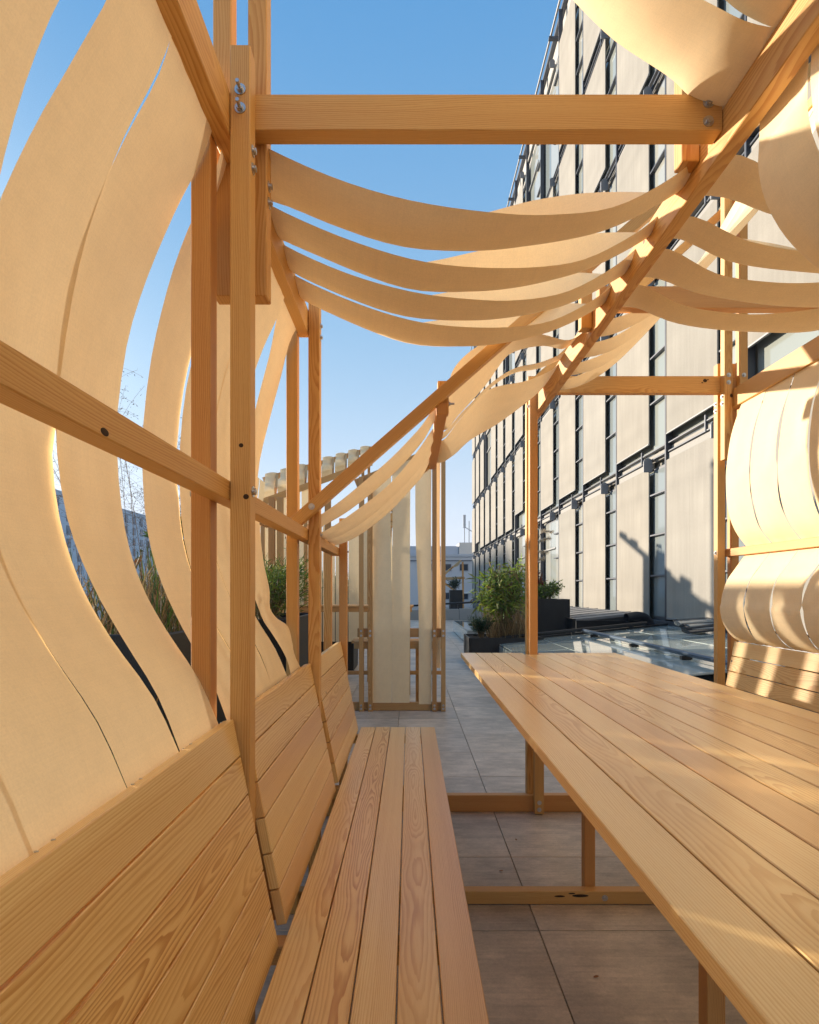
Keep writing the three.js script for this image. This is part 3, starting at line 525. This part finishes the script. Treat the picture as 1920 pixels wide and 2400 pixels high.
// ---------------------------------------------------------------- planters
function planter(label, x, y, d, wall = 0.03) {
  const c = [(x[0] + x[1]) / 2, 0, -(d[0] + d[1]) / 2], p = thing('planter', label, 'planter', c);
  const w = (x[1] - x[0]) / 2, l = (d[1] - d[0]) / 2;
  part('side', boxGeo([-w, -w + wall], [y[0], y[1]], [-l, l]), planterMat, p); part('side', boxGeo([w - wall, w], [y[0], y[1]], [-l, l]), planterMat, p);
  part('side', boxGeo([-w + wall, w - wall], [y[0], y[1] - 0.0005], [-l, -l + wall]), planterMat, p); part('side', boxGeo([-w + wall, w - wall], [y[0], y[1] - 0.0005], [l - wall, l]), planterMat, p);
  const soil = new THREE.PlaneGeometry(2 * (w - wall) + 0.01, 2 * (l - wall) + 0.01, 30, 20).rotateX(-Math.PI / 2), q = soil.attributes.position;
  for (let i = 0; i < q.count; i++) q.setY(i, y[1] - 0.06 + 0.05 * vnoise(q.getX(i) * 14, q.getZ(i) * 14));
  soil.computeVertexNormals();
  part('soil', soil, plain(0.045, 0.03, 0.02, 1), p);
  return p;
}
planter('tall black planter with grasses behind the left fabric wall', [-1.62, -0.92], [0.001, 1.12], [2.15, 3.45]);
planter('low black planter with grass behind the nearest left strips', [-1.50, -0.80], [0.001, 0.62], [0.3, 2.05]);
planter('tall black planter with a light green shrub beyond the left wall', [-1.55, -0.80], [0.001, 1.10], [3.75, 4.9]);
planter('low black planter with bamboo and a small conifer beside the skylight', [1.04, 2.35], [0.001, 0.47], [10.0, 10.95]);
planter('tall black planter with flowers and pampas grass behind the middle post', [2.45, 3.37], [0.001, 1.12], [12.0, 13.0]);
planter('black planter at the far end under the small pavilion', [2.0, 2.62], [0.001, 1.35], [28.2, 29.0]);
planter('black planter box in the deep shade behind the second pavilion', [-1.7, -0.9], [0.001, 1.02], [9.2, 10.0]);

// ---------------------------------------------------------------- plants
const leafMat = (r, g, b, t = 0.4) => new THREE.MeshPhysicalMaterial({ color: new THREE.Color().setRGB(r, g, b), roughness: 0.75, transmission: t, thickness: 0, side: THREE.DoubleSide, specularIntensity: 0.5, vertexColors: true });
class Leaves {                                                         // many small faces in one geometry, each with a tint of its own
  constructor() { this.P = []; this.C = []; this.I = []; }
  blade(p, dir, side, len, w, bend, tint, seg = 2) {                    // a leaf bent downwards by bend over its length
    const q = p.clone(), d = dir.clone().normalize(), base = this.P.length / 3;
    for (let i = 0; i <= seg; i++) {
      const t = i / seg, ww = w * (seg === 1 ? 1 - t : Math.pow(Math.sin(Math.PI * Math.min(0.96, 0.18 + 0.8 * t)), 0.8)) * 0.5;
      this.P.push(q.x - side.x * ww, q.y - side.y * ww, q.z - side.z * ww, q.x + side.x * ww, q.y + side.y * ww, q.z + side.z * ww);
      this.C.push(...tint, ...tint);
      if (i < seg) { this.I.push(base + 2 * i, base + 2 * i + 1, base + 2 * i + 3, base + 2 * i, base + 2 * i + 3, base + 2 * i + 2); }
      q.addScaledVector(d, len / seg); d.y -= bend / seg; d.normalize();
    }
    return q;
  }
  mesh(name, mat, parent) { const g = new THREE.BufferGeometry(); g.setAttribute('position', new THREE.Float32BufferAttribute(this.P, 3)); g.setAttribute('color', new THREE.Float32BufferAttribute(this.C, 3)); g.setIndex(this.I); g.computeVertexNormals(); return part(name, g, mat, parent); }
}
const rv = (r, up = 0) => { const a = r() * 6.283, z = r() * 2 - 1, s = Math.sqrt(1 - z * z); return V(s * Math.cos(a), z + up, s * Math.sin(a)).normalize(); };
const sideOf = (d, r) => { const k = rv(r); return new THREE.Vector3().crossVectors(d, k).normalize(); };
const tintOf = (list, r) => { const c = list[Math.floor(r() * list.length)], k = 0.75 + 0.5 * r(); return [c[0] * k, c[1] * k, c[2] * k]; };
const GREEN = [[0.09, 0.16, 0.03], [0.12, 0.19, 0.04], [0.06, 0.12, 0.03]], DEEP = [[0.02, 0.06, 0.025], [0.03, 0.075, 0.03], [0.025, 0.05, 0.03]], STRAW = [[0.34, 0.25, 0.12], [0.26, 0.18, 0.09], [0.40, 0.31, 0.17]], LIME = [[0.20, 0.30, 0.04], [0.16, 0.27, 0.05], [0.26, 0.32, 0.05], [0.14, 0.16, 0.04]], RED = [[0.24, 0.04, 0.03], [0.16, 0.05, 0.03], [0.20, 0.09, 0.04]];
const ONE = leafMat(1, 1, 1), STEM = new THREE.MeshStandardMaterial({ color: new THREE.Color().setRGB(0.17, 0.12, 0.06), roughness: 0.8 });
function tuft(name, label, x, y, d, n, len, w, tints, seed, cat = 'grass', spread = 0.5, bend = 0.9) {
  const c = V((x[0] + x[1]) / 2, y, -(d[0] + d[1]) / 2), g = thing(name, label, cat, c.toArray()), r = rng(seed), L = new Leaves();
  for (let i = 0; i < n; i++) {
    const p = V((r() - 0.5) * (x[1] - x[0]), 0, (r() - 0.5) * (d[1] - d[0])), dir = V((r() - 0.5) * 2 * spread, 1, (r() - 0.5) * 2 * spread).normalize();
    L.blade(p, dir, sideOf(dir, r), len * (0.5 + 0.6 * r()), w * (0.6 + 0.7 * r()), bend * (0.3 + r()), tintOf(tints, r), 4);
  }
  L.mesh('foliage', ONE, g); return g;
}
const MIXED = [...GREEN, ...STRAW, [0.05, 0.09, 0.03]];
tuft('grass_tuft', 'tangled green and straw grass in the low planter behind the nearest strips', [-1.46, -0.84], 0.56, [0.35, 2.0], 1500, 0.42, 0.006, [...DEEP, ...GREEN, STRAW[1]], 31, 'grass', 0.7, 1.2);
tuft('grass_tuft', 'dry arching grass standing in the tall planter behind the second bay', [-1.56, -0.98], 1.06, [2.2, 3.4], 800, 0.40, 0.006, [...STRAW, [0.16, 0.09, 0.05], GREEN[0], GREEN[2], [0.12, 0.10, 0.04]], 32, 'grass', 0.4, 1.0);
{ // tall airy switchgrass: stalks with fine branching seed heads
  const g = thing('switchgrass', 'airy switchgrass with fine dark seed heads against the sky behind the left wall', 'grass', [-1.36, 1.06, -2.75]), r = rng(41), L = new Leaves(), st = [];
  for (let i = 0; i < 30; i++) {
    const b = V((r() - 0.5) * 0.4, 0, (r() - 0.5) * 0.9), lean = V((r() - 0.5) * 0.6, 1, (r() - 0.5) * 0.6), H = 0.75 + 0.55 * r();
    const pts = [b]; let q = b.clone(), dd = lean.clone().normalize();
    for (let k = 0; k < 6; k++) { q = q.clone().addScaledVector(dd, H / 6); dd.x *= 1.12; dd.z *= 1.12; dd.y -= 0.03; dd.normalize(); pts.push(q); }
    st.push(tubeGeo(pts, 0.0012, 8, 3));
    for (let k = 0; k < 16; k++) {
      const t = 3 + 3 * k / 16, i0 = Math.floor(t), p = pts[i0].clone().lerp(pts[Math.min(6, i0 + 1)], t - i0), bd = rv(r, 0.5), len = 0.10 + 0.12 * r();
      const e = p.clone().addScaledVector(bd, len); e.y -= 0.02;
      st.push(tubeGeo([p, p.clone().lerp(e, 0.5).add(V(0, 0.012, 0)), e], 0.0005, 4, 3));
      for (let m = 0; m < 7; m++) { const s = p.clone().lerp(e, 0.35 + 0.65 * m / 6).add(V((r() - 0.5) * 0.012, (r() - 0.5) * 0.012, (r() - 0.5) * 0.012)), dr = rv(r); L.blade(s, dr, sideOf(dr, r), 0.009, 0.0035, 0, tintOf([[0.10, 0.07, 0.04], [0.06, 0.05, 0.04]], r), 1); }
    }
  }
  part('stalk', merge(st), STEM, g); L.mesh('seed_head', ONE, g);
}
function bush(name, label, cat, c, rad, n, leaf, w, tints, seed, up = 0.4, stems = 12) {
  const g = thing(name, label, cat, c), r = rng(seed), L = new Leaves(), st = [], lobes = [];
  for (let i = 0; i < stems; i++) {
    const a = r() * 6.283, k = 0.35 + 0.65 * r(), tip = V(Math.cos(a) * rad[0] * k, rad[1] * (0.55 + 0.45 * r()), Math.sin(a) * rad[2] * k);
    st.push(tubeGeo([V(Math.cos(a) * rad[0] * 0.12, 0, Math.sin(a) * rad[2] * 0.12), tip.clone().multiplyScalar(0.5).add(V(0, rad[1] * 0.08, 0)), tip], 0.005, 6, 4)); lobes.push(tip);
  }
  for (let i = 0; i < n; i++) {
    const tip = lobes[Math.floor(r() * stems)], t = 0.35 + 0.68 * Math.sqrt(r()), o = rv(r).multiplyScalar(0.24 * Math.min(rad[0], rad[1]) * Math.cbrt(r()) * 1.5), p = V(tip.x * t + o.x, tip.y * t + o.y * 0.9 + 0.02, tip.z * t + o.z), dir = rv(r, up).add(o.clone().normalize().multiplyScalar(0.7)).normalize();
    L.blade(p, dir, sideOf(dir, r), leaf * (0.6 + 0.7 * r()), w * (0.7 + 0.6 * r()), 0.5, tintOf(tints, r));
  }
  part('stem', merge(st), STEM, g); L.mesh('foliage', ONE, g); return g;
}
bush('green_shrub', 'bright feathery green shrub in the planter beyond the second left post', 'shrub', [-1.05, 1.02, -4.2], [0.34, 0.46, 0.56], 4200, 0.055, 0.006, [...LIME, ...GREEN], 51, 0.7, 26);
bush('red_shrub', 'thin shrub with dark red leaves behind the gap between the left strips', 'shrub', [-1.36, 1.05, -2.62], [0.14, 0.42, 0.14], 46, 0.035, 0.02, [...RED, [0.10, 0.12, 0.04]], 52, 0.1, 9);
bush('blocker_shrub', 'mostly hidden dense shrub added in the tall planter to keep sun off the table', 'shrub', [-1.16, 1.04, -3.3], [0.24, 0.56, 0.48], 5200, 0.045, 0.018, [...DEEP, ...GREEN], 64, 0.3, 26);  // shrub added out of sight to block sun streaks on the table
bush('bamboo', 'bushy bamboo with yellow green leaves and bare stems in the low planter', 'bamboo', [1.72, 0.42, -10.45], [0.50, 1.30, 0.38], 1600, 0.16, 0.030, [...LIME, ...LIME, [0.34, 0.36, 0.07], GREEN[1], STRAW[1]], 53, -0.1, 46);
{ // the bare culms and dry leaves at the foot of the bamboo
  tuft('dry_grass', 'dense brown dry stalks at the foot of the bamboo', [1.45, 2.15], 0.42, [10.2, 10.8], 700, 0.62, 0.008, [...STRAW, [0.16, 0.11, 0.06]], 54, 'grass', 0.35, 0.5);
}
bush('conifer', 'small dark green conifer at the left end of the low planter', 'conifer', [1.30, 0.42, -10.35], [0.22, 0.36, 0.22], 2600, 0.05, 0.006, DEEP, 55, 0.9, 26);
bush('flowering_plant', 'low green leafy plant in the tall planter behind the middle post', 'plant', [2.98, 1.06, -12.4], [0.42, 0.34, 0.36], 1500, 0.05, 0.022, [...GREEN, ...LIME, [0.2, 0.22, 0.12]], 56, 0.5, 24);
bush('red_leaved_plant', 'upright plant with red leaves in the tall planter', 'plant', [2.86, 1.08, -12.5], [0.16, 0.66, 0.16], 130, 0.10, 0.03, RED, 57, 0.6, 7);
{
  const g = thing('pampas_grass', 'pale pampas plume arching out of the tall planter', 'grass', [2.62, 1.05, -12.45]), r = rng(58), st = [];
  for (let i = 0; i < 4; i++) {
    const h = 0.85 + 0.22 * i, pts = [V(0.05 * i, 0, 0), V(0.04 + 0.03 * i, h * 0.6, 0), V(0.10 + 0.05 * i, h, 0.02), V(0.28 + 0.06 * i, h + 0.10 - 0.08 * (i % 2), 0.03)], L = new Leaves(), c = new THREE.CatmullRomCurve3(pts);
    st.push(tubeGeo(pts, 0.006, 14, 5));
    for (let k = 0; k < 120; k++) { const t = 0.62 + 0.38 * r(), p = c.getPoint(t), dir = c.getTangent(t).add(rv(r).multiplyScalar(0.7)).normalize(); L.blade(p, dir, sideOf(dir, r), 0.10, 0.008, 0.8, tintOf([[0.60, 0.50, 0.36], [0.66, 0.58, 0.46]], r)); }
    L.mesh('plume', ONE, g);
  }
  part('stalk', merge(st), STEM, g);
}
bush('far_plant', 'small dark plant in the far planter', 'plant', [2.3, 1.28, -28.6], [0.3, 0.55, 0.3], 400, 0.16, 0.03, DEEP, 59, 0.5, 12);
bush('shade_shrub', 'dark green shrub in the shade behind the second pavilion', 'shrub', [-1.3, 0.95, -9.6], [0.42, 0.42, 0.35], 1500, 0.07, 0.02, [...DEEP, GREEN[2]], 60, 0.5, 24);
tuft('grass_tuft', 'brown grass head and stalks above the light green shrub', [-1.45, -1.1], 1.04, [4.0, 4.7], 160, 0.55, 0.007, STRAW, 61, 'grass', 0.35, 0.8);
tuft('hedge_grass', 'long row of tall grass and shrubs along the parapet', [-2.45, -2.05], 0.0, [5, 26], 5200, 1.75, 0.03, [...DEEP, ...GREEN], 63, 'hedge', 0.18, 0.5);

// ---------------------------------------------------------------- the pavilions farther along the terrace
{ // second pavilion: a tall screen of hanging strips between pairs of posts
  const g = thing('fabric_pavilion', 'second pavilion with hanging grey beige strips between paired posts, straight ahead', 'pavilion', [-0.2, 0, -6.9]);
  const O = (q) => q.translate(0.2, 0, 6.9), W = (i) => greyWood[i % 3];
  let n = 0; const t = (name, x, y, d) => part(name, O(timberGeo(x, y, d)), W(n++), g);
  const head = (x) => 2.50 + 0.42 * (x + 0.56);
  for (const x of [-0.540, -0.443, 0.243, 0.338]) t('post', [x, x + 0.047], [0.0, head(x)], [6.1, 6.145]);
  for (const x of [-0.915, -1.52, -1.43]) t('post', [x, x + 0.065], [0.0, 2.3], [6.16, 6.21]);
  for (const x of [-0.6, 0.25, -1.5]) t('post', [x, x + 0.05], [0.0, 2.3], [8.1, 8.145]);
  t('floor_beam', [-1.6, 0.385], [0.001, 0.088], [6.146, 6.19]); t('cross_rail', [-0.56, 0.385], [0.79, 0.885], [6.147, 6.19]); t('cross_rail', [-0.60, 0.36], [0.66, 0.74], [6.195, 6.24]); t('cross_rail', [-1.0, 0.385], [0.35, 0.39], [6.4, 6.445]);
  part('rafter', O(beamGeo(V(-0.58, head(-0.58) - 0.05, -6.17), V(0.42, head(0.42) - 0.05, -6.17), 0.045, 0.09)), greyWood[0], g);
  const hang = (a, b, a2, b2, y0, d, label) => part('fabric_strip', O(stripGeo([V(a, head(a) - 0.04, -d), V(a + 0.004, 1.9, -d - 0.02), V(a2 - 0.004, 1.1, -d + 0.012), V(a2, y0, -d)], [V(b, head(b) - 0.04, -d), V(b - 0.006, 1.9, -d - 0.02), V(b2 + 0.006, 1.1, -d + 0.012), V(b2, y0, -d)], 0.012, 24, 6)), fabric, g, label);
  hang(-0.405, -0.197, -0.405, -0.192, 0.085, 6.143); hang(-0.187, 0.012, -0.188, 0.0, 0.085, 6.143); hang(0.062, 0.238, 0.10, 0.235, 0.07, 6.143, 'right hanging strip, narrower at its foot');
  hang(0.292, 0.336, 0.296, 0.336, 0.45, 6.2);
  // added side wall and frame, mostly unseen, shading right wall and screen
  for (let i = 0; i < 9; i++) { const d = 5.15 + i * 0.285 + (i > 6 ? 0.03 : 0), hi = i < 4 ? 2.20 : i < 6 ? 2.4 : 2.75; part('fabric_strip', O(stripGeo([V(-1.95, hi, -d), V(-2.02, 1.9, -d), V(-2.0, 1.2, -d), V(-1.93, 0.5, -d)], [V(-1.95, hi, -d - 0.262), V(-2.03, 1.9, -d - 0.255), V(-2.01, 1.2, -d - 0.25), V(-1.93, 0.5, -d - 0.262)], 0.01, 14, 4)), fabric, g); }
  t('rail', [-1.955, -1.91], [2.15, 2.21], [5.1, 7.8]); t('rail', [-1.955, -1.91], [0.44, 0.50], [5.1, 7.8]); for (const d of [5.12, 6.4, 7.7]) t('post', [-1.905, -1.86], [0, 2.2], [d, d + 0.045]);
  for (let i = 0; i < 7; i++) part('fabric_strip', O(stripGeo([V(-1.95 + i * 0.2, 2.3, -8.9), V(-1.95 + i * 0.2, 0.5, -8.9)], [V(-1.76 + i * 0.2, 2.3, -8.9), V(-1.76 + i * 0.2, 0.5, -8.9)], 0.01, 8, 4)), fabric, g);
  for (const y of [0.03, 0.065]) for (const x of [-0.517, -0.42, 0.266, 0.361]) bolt(g, x + 0.2, y, 6.1 - 6.9, 'z', boltFlat);
  for (const y of [0.81, 0.86]) for (const x of [-0.517, -0.42, 0.266, 0.361]) bolt(g, x + 0.2, y, 6.1 - 6.9, 'z', boltFlat);
}
{
  const t = thing('bar_table', 'high slatted bar table half hidden behind the second pavilion posts', 'table', [-0.65, 0, -7.3]);
  for (let i = 0; i < 6; i++) part('table_board', timberGeo([-0.75, 0.70], [1.085, 1.110], [-0.3 + i * 0.1, -0.3 + i * 0.1 + 0.096]), greyWood[i % 3], t);
  for (const x of [-0.7, 0.6]) for (const d of [-0.22, 0.2]) part('leg', timberGeo([x, x + 0.06], [0, 1.084], [d, d + 0.045]), greyWood[0], t);
  part('batten', timberGeo([-0.72, 0.68], [1.03, 1.084], [-0.29, -0.245]), greyWood[1], t);
}
{
  const t = thing('bench_seat', 'plain timber bench inside the second pavilion below the bar table', 'bench', [-0.55, 0, -6.55]);
  for (let i = 0; i < 3; i++) part('seat_slat', timberGeo([-0.1, 0.75], [0.70, 0.73], [-0.14 + i * 0.1, -0.14 + i * 0.1 + 0.095]), greyWood[i % 3], t);
  for (const x of [-0.02, 0.62]) part('leg', timberGeo([x, x + 0.05], [0, 0.699], [-0.05, 0]), greyWood[1], t);
}
{ // third pavilion, set at an angle: two rising rafters with loosely laid strips between them
  const A0 = V(-2.74, 2.91, -10.5), A1 = V(-0.836, 4.08, -12.45), B0 = V(-2.93, 3.52, -11.5), B1 = V(-0.90, 4.62, -13.4);
  const g = thing('scaled_roof_pavilion', 'pavilion with a rising roof of grey overlapping strips behind the left posts', 'pavilion', [-1.9, 0, -12]);
  const O = (q) => q.translate(1.9, 0, 12);
  part('rafter', O(beamGeo(A0, A1, 0.06, 0.12)), greyWood[0], g); part('rafter', O(beamGeo(B0, B1, 0.06, 0.12)), greyWood[1], g);
  for (let i = 0; i < 8; i++) {
    const a = A0.clone().lerp(A1, i / 8 + 0.01), a2 = A0.clone().lerp(A1, (i + 1) / 8 - 0.015), b = B0.clone().lerp(B1, i / 8 + 0.01), b2 = B0.clone().lerp(B1, (i + 1) / 8 - 0.015);
    const up = (p, y) => p.clone().add(V(0, y, 0)), k = 0.02 + 0.02 * (i % 3);
    const half = (p, q, f, y) => up(p.clone().lerp(q, f), y);
    part('fabric_strip', O(stripGeo([up(a, 0.03), half(a, b, -0.05, 0.20), half(a, b, 0.10, 0.24 + k), half(a, b, 0.30, 0.12 + k), half(a, b, 0.6, -0.02), half(a, b, 0.92, 0.06), up(b, 0.12), half(a, b, 1.06, -0.02)], [up(a2, 0.0), half(a2, b2, -0.05, 0.15), half(a2, b2, 0.10, 0.19), half(a2, b2, 0.30, 0.06), half(a2, b2, 0.6, -0.12), half(a2, b2, 0.92, -0.04), up(b2, 0.07), half(a2, b2, 1.06, -0.06)], -0.05, 34, 6)), fabric, g);
    part('batten', O(beamGeo(a.clone().lerp(a2, 1.03).add(V(0, 0.03, 0)), b.clone().lerp(b2, 1.03).add(V(0, 0.03, 0)), 0.05, 0.05)), frameWood[1], g);
  }
  for (const [x, d, h] of [[-2.7, 10.5, 2.9], [-2.2, 11.0, 3.2], [-1.0, 12.25, 3.95], [-2.9, 11.5, 3.46], [-0.95, 13.35, 4.5]]) part('post', O(timberGeo([x - 0.03, x + 0.03], [0, h], [d, d + 0.06])), greyWood[2], g);
  for (let i = 0; i < 3; i++) { const p = A0.clone().lerp(A1, i / 6), q = A0.clone().lerp(A1, (i + 0.93) / 6); part('fabric_strip', O(stripGeo([V(p.x, p.y - 0.06, p.z), V(p.x, 0.3, p.z)], [V(q.x, q.y - 0.06, q.z), V(q.x, 0.3, q.z)], 0.02, 10, 4)), fabric, g); }
}
{ // the small pavilion at the far end
  const g = thing('small_pavilion', 'small sunlit pavilion frame with slanting strips at the far end of the terrace', 'pavilion', [2.3, 0, -30]);
  const f = (p, q, w = 0.09) => part('timber', beamGeo(p, q, w, w), frameWood[1], g);
  f(V(0.30, 0, 0), V(0.30, 2.85, 0)); f(V(0.52, 0, 0), V(0.52, 2.85, -0.3)); f(V(-0.75, 0.0, -0.2), V(-0.75, 2.0, -0.2)); f(V(-0.78, 1.95, 0), V(0.4, 2.9, 0)); f(V(-0.78, 1.92, 0), V(0.6, 1.98, 0)); f(V(-0.7, 1.9, 0), V(0.55, 0.95, 0)); f(V(0.75, 0.2, -0.5), V(0.75, 2.1, -0.5));
  const s = (a, b, w, be) => part('fabric_strip', stripGeo([V(...a).add(V(0, 0, w)), V(...b).add(V(0, 0, w))], [V(...a).add(V(0, 0, -w)), V(...b).add(V(0, 0, -w))], be, 10, 4), fabric, g);
  s([-0.75, 2.05, 0], [-0.1, 2.55, 0], 0.5, 0.12); s([-0.1, 2.55, 0], [0.4, 2.95, 0], 0.5, 0.16); s([-0.75, 2.0, 0], [0.5, 2.05, 0], 0.4, 0.15); s([-0.1, 1.4, 0], [0.55, 0.95, 0], 0.4, 0.15);
}
// ---------------------------------------------------------------- the end of the terrace
{
  const g = thing('low_wall', 'low grey stone wall with a dark guard rail across the end of the terrace', 'wall', [2.6, 0, -26]);
  for (let i = 0; i < 7; i++) part('block', boxGeo([-2.6 + i * 0.75, -2.6 + i * 0.75 + 0.735], [0.0, 0.44 + 0.02 * i], [-0.2, 0.2], 0.01), plain(0.34, 0.34, 0.335, 0.8), g);
  part('guard_rail', rodGeo(V(-2.6, 0.62, 0), V(2.2, 0.90, 0), 0.045), blackMetal, g);
  for (const x of [-2.0, -0.4, 1.2]) part('rail_foot', boxGeo([x, x + 0.06], [0.45, 0.70], [-0.05, 0.05]), blackMetal, g);
}
{
  const g = thing('warehouse', 'pale flat-roofed building closing the view, with pipes and small windows', 'building', [4, 0, -46]);
  const wm = plain(0.60, 0.63, 0.68, 0.85);
  part('wall', boxGeo([-8, 4], [-14, 4.05], [0, 8], 0.02), wm, g); part('cornice', boxGeo([-8.06, 4.06], [4.05, 4.28], [-0.08, 8.1], 0.02), plain(0.50, 0.54, 0.60, 0.8), g);
  part('upper_storey', boxGeo([-6, 0.05], [4.28, 5.02], [1.2, 7], 0.02), plain(0.50, 0.54, 0.6, 0.8), g); part('roof_house', boxGeo([0.08, 3.5], [4.28, 5.3], [1.0, 6], 0.02), plain(0.7, 0.66, 0.6, 0.8), g);
  for (const [x, y] of [[-1.35, 2.9], [0.0, 2.9], [-2.9, 2.9], [0.0, 0.6], [-1.4, 0.6]]) { const w = part('window', boxGeo([x, x + 0.75], [y, y + 0.62], [-0.05, 0.02], 0.004), plain(0.42, 0.45, 0.5), g); part('pane', boxGeo([x + 0.06, x + 0.69], [y + 0.06, y + 0.56], [-0.062, -0.052], 0.002), new THREE.MeshPhysicalMaterial({ color: new THREE.Color().setRGB(0.04, 0.05, 0.07), roughness: 0.1 }), w); }
  part('pipe', rodGeo(V(-8, 3.75, 0.12), V(1.3, 3.75, 0.12), 0.04), plain(0.1, 0.11, 0.13), g); part('pipe', tubeGeo([V(1.3, 3.75, 0.12), V(1.35, 3.6, 0.12), V(1.35, 2.9, 0.12), V(1.5, 2.7, 0.12), V(1.55, 2.2, 0.12)], 0.045, 16, 6), plain(0.1, 0.11, 0.13), g);
  for (const y of [1.15, -0.35]) part('pipe', rodGeo(V(0.2, y, 0.15), V(4, y, 0.15), 0.07), plain(0.7, 0.72, 0.74), g);
  part('antenna_mast', rodGeo(V(1.0, 5.3, -2), V(1.0, 7.2, -2), 0.035), plain(0.25, 0.26, 0.28), g); part('antenna', boxGeo([0.5, 0.72], [6.6, 7.7], [1.9, 2.05], 0.02), plain(0.5, 0.52, 0.55), g); part('antenna_mast', rodGeo(V(0.62, 5.3, -2), V(0.62, 7.6, -2), 0.03), plain(0.25, 0.26, 0.28), g); part('antenna_arm', rodGeo(V(0.62, 6.7, -2), V(1.6, 6.1, -2), 0.03), plain(0.25, 0.26, 0.28), g);
}
{ // the long hotel far to the left
  const g = thing('hotel', 'long grey multi-storey hotel far away, seen between the left strips', 'building', [-78, 0, -150]);
  const wm = plain(0.66, 0.69, 0.72, 0.85), gl = new THREE.MeshPhysicalMaterial({ color: new THREE.Color().setRGB(0.10, 0.14, 0.18), roughness: 0.12 });
  part('wall', boxGeo([-14, 6], [-14, 20.9], [-60, 70], 0.05), wm, g);
  part('parapet', boxGeo([-14.2, 6.25], [20.9, 22.0], [-60.2, 70.2], 0.05), plain(0.55, 0.58, 0.61), g);
  part('band', boxGeo([6.003, 6.5], [0.6, 1.5], [-60, 70], 0.05), plain(0.20, 0.30, 0.36), g);
  part('antenna_mast', rodGeo(V(4, 22, 10), V(4, 28, 10), 0.12), plain(0.2, 0.2, 0.22), g);
  const fr = boxGeo([0, 0.12], [-0.95, 0.95], [-0.75, 0.75], 0.02), pn = boxGeo([0.13, 0.16], [-0.8, 0.8], [-0.62, 0.62], 0.01);
  for (let k = 0; k < 30; k++) for (let j = 0; j < 7; j++) { const w = part('window', fr, plain0, g); w.position.set(6.001, 3.2 + j * 2.75, 58 - k * 4.1); part('pane', pn, gl, w); }
  for (let j = 0; j < 15; j++) part('panel_joint', boxGeo([6.001, 6.02], [1.8 + j * 1.36, 1.84 + j * 1.36], [-60, 70], 0.005), plain(0.50, 0.53, 0.56), g);
}
function lowBlock(label, x, y, z0, z1, cols, rows, tint) {
  const g = thing('low_building', label, 'building', [x, 0, -(z0 + z1) / 2]), l = (z1 - z0) / 2;
  part('wall', boxGeo([-12, 0], [-14, y], [-l, l], 0.05), plain(...tint, 0.85), g); part('cornice', boxGeo([-12.2, 0.25], [y, y + 0.35], [-l - 0.2, l + 0.2], 0.04), plain(0.5, 0.54, 0.58), g);
  const gl = new THREE.MeshPhysicalMaterial({ color: new THREE.Color().setRGB(0.05, 0.12, 0.13), roughness: 0.1 });
  for (let i = 0; i < cols; i++) for (let j = 0; j < rows; j++) { const w = part('window', boxGeo([0.003, 0.10], [y - 2.4 - j * 3.2, y - 0.6 - j * 3.2], [-l + 0.6 + i * 2 * l / cols, -l + 0.6 + (i + 0.72) * 2 * l / cols], 0.02), plain(0.30, 0.38, 0.42), g); part('pane', boxGeo([0.105, 0.12], [y - 2.28 - j * 3.2, y - 0.72 - j * 3.2], [-l + 0.72 + i * 2 * l / cols, -l + 0.48 + (i + 0.72) * 2 * l / cols], 0.01), gl, w); }
}
lowBlock('low blue grey block with teal windows below the hotel, nearer half', -34, -0.4, 30, 62, 9, 4, [0.45, 0.48, 0.52]);
lowBlock('low pale block in front of the hotel, farther half', -44, 0.9, 66, 110, 11, 4, [0.55, 0.58, 0.62]);
scene.fog = new THREE.FogExp2(new THREE.Color().setRGB(0.62, 0.76, 0.95), 0.0009);

{ // a pavilion with a single-pitch roof hidden behind the screen, whose shadow falls on the facade
  const g = thing('pitched_pavilion', 'pavilion with a steep fabric roof far behind the hanging screen, seen through its slits', 'pavilion', [-0.68, 0, -15]);
  const r = (name, p, q, w = 0.06, h = 0.09) => part(name, beamGeo(V(...p), V(...q), w, h), frameWood[2], g);
  const Z = (t) => 1.8 - 3.73 * t, Y = (t) => 2.24 + 1.55 * t;
  for (const x of [-0.16, 0.2]) { r('rafter', [x, Y(0), Z(0)], [x, Y(1), Z(1)]); r('post', [x, 0, Z(0.03)], [x, Y(0), Z(0.03)]); r('post', [x, 0, Z(0.66)], [x, Y(0.66), Z(0.66)]); }
  for (const [t, h] of [[0.02, 0.05], [0.22, 0.16], [0.42, 0.04], [0.56, 0.20], [0.82, 0.08], [0.98, 0.04]]) r('purlin', [-0.2, Y(t) + 0.05 + h / 2, Z(t)], [0.24, Y(t) + 0.05 + h / 2, Z(t)], 0.09, h);
  for (let i = 0; i < 6; i++) { const a = i / 6, b = (i + 0.97 - 0.05 * i) / 6, P = (t, x, y = 0) => V(x, Y(t) + 0.05 + y, Z(t)); part('fabric_strip', stripGeo([P(a, -0.2), P(a, 0.03, -0.06), P(a, 0.24)], [P(b, -0.2), P(b, 0.03, -0.02), P(b, 0.24)], 0.03, 10, 4), fabric, g); }
  for (let i = 0; i < 6; i++) { const t0 = i * 0.11, t1 = t0 + 0.11; part('fabric_strip', stripGeo([V(0.2, Y(t0) - 0.05, Z(t0)), V(0.22, 0.4, Z(t0))], [V(0.2, Y(t1) - 0.05, Z(t1)), V(0.22, 0.4, Z(t1))], 0.02, 8, 4), fabric, g); }
}
renderer.render(scene, camera);
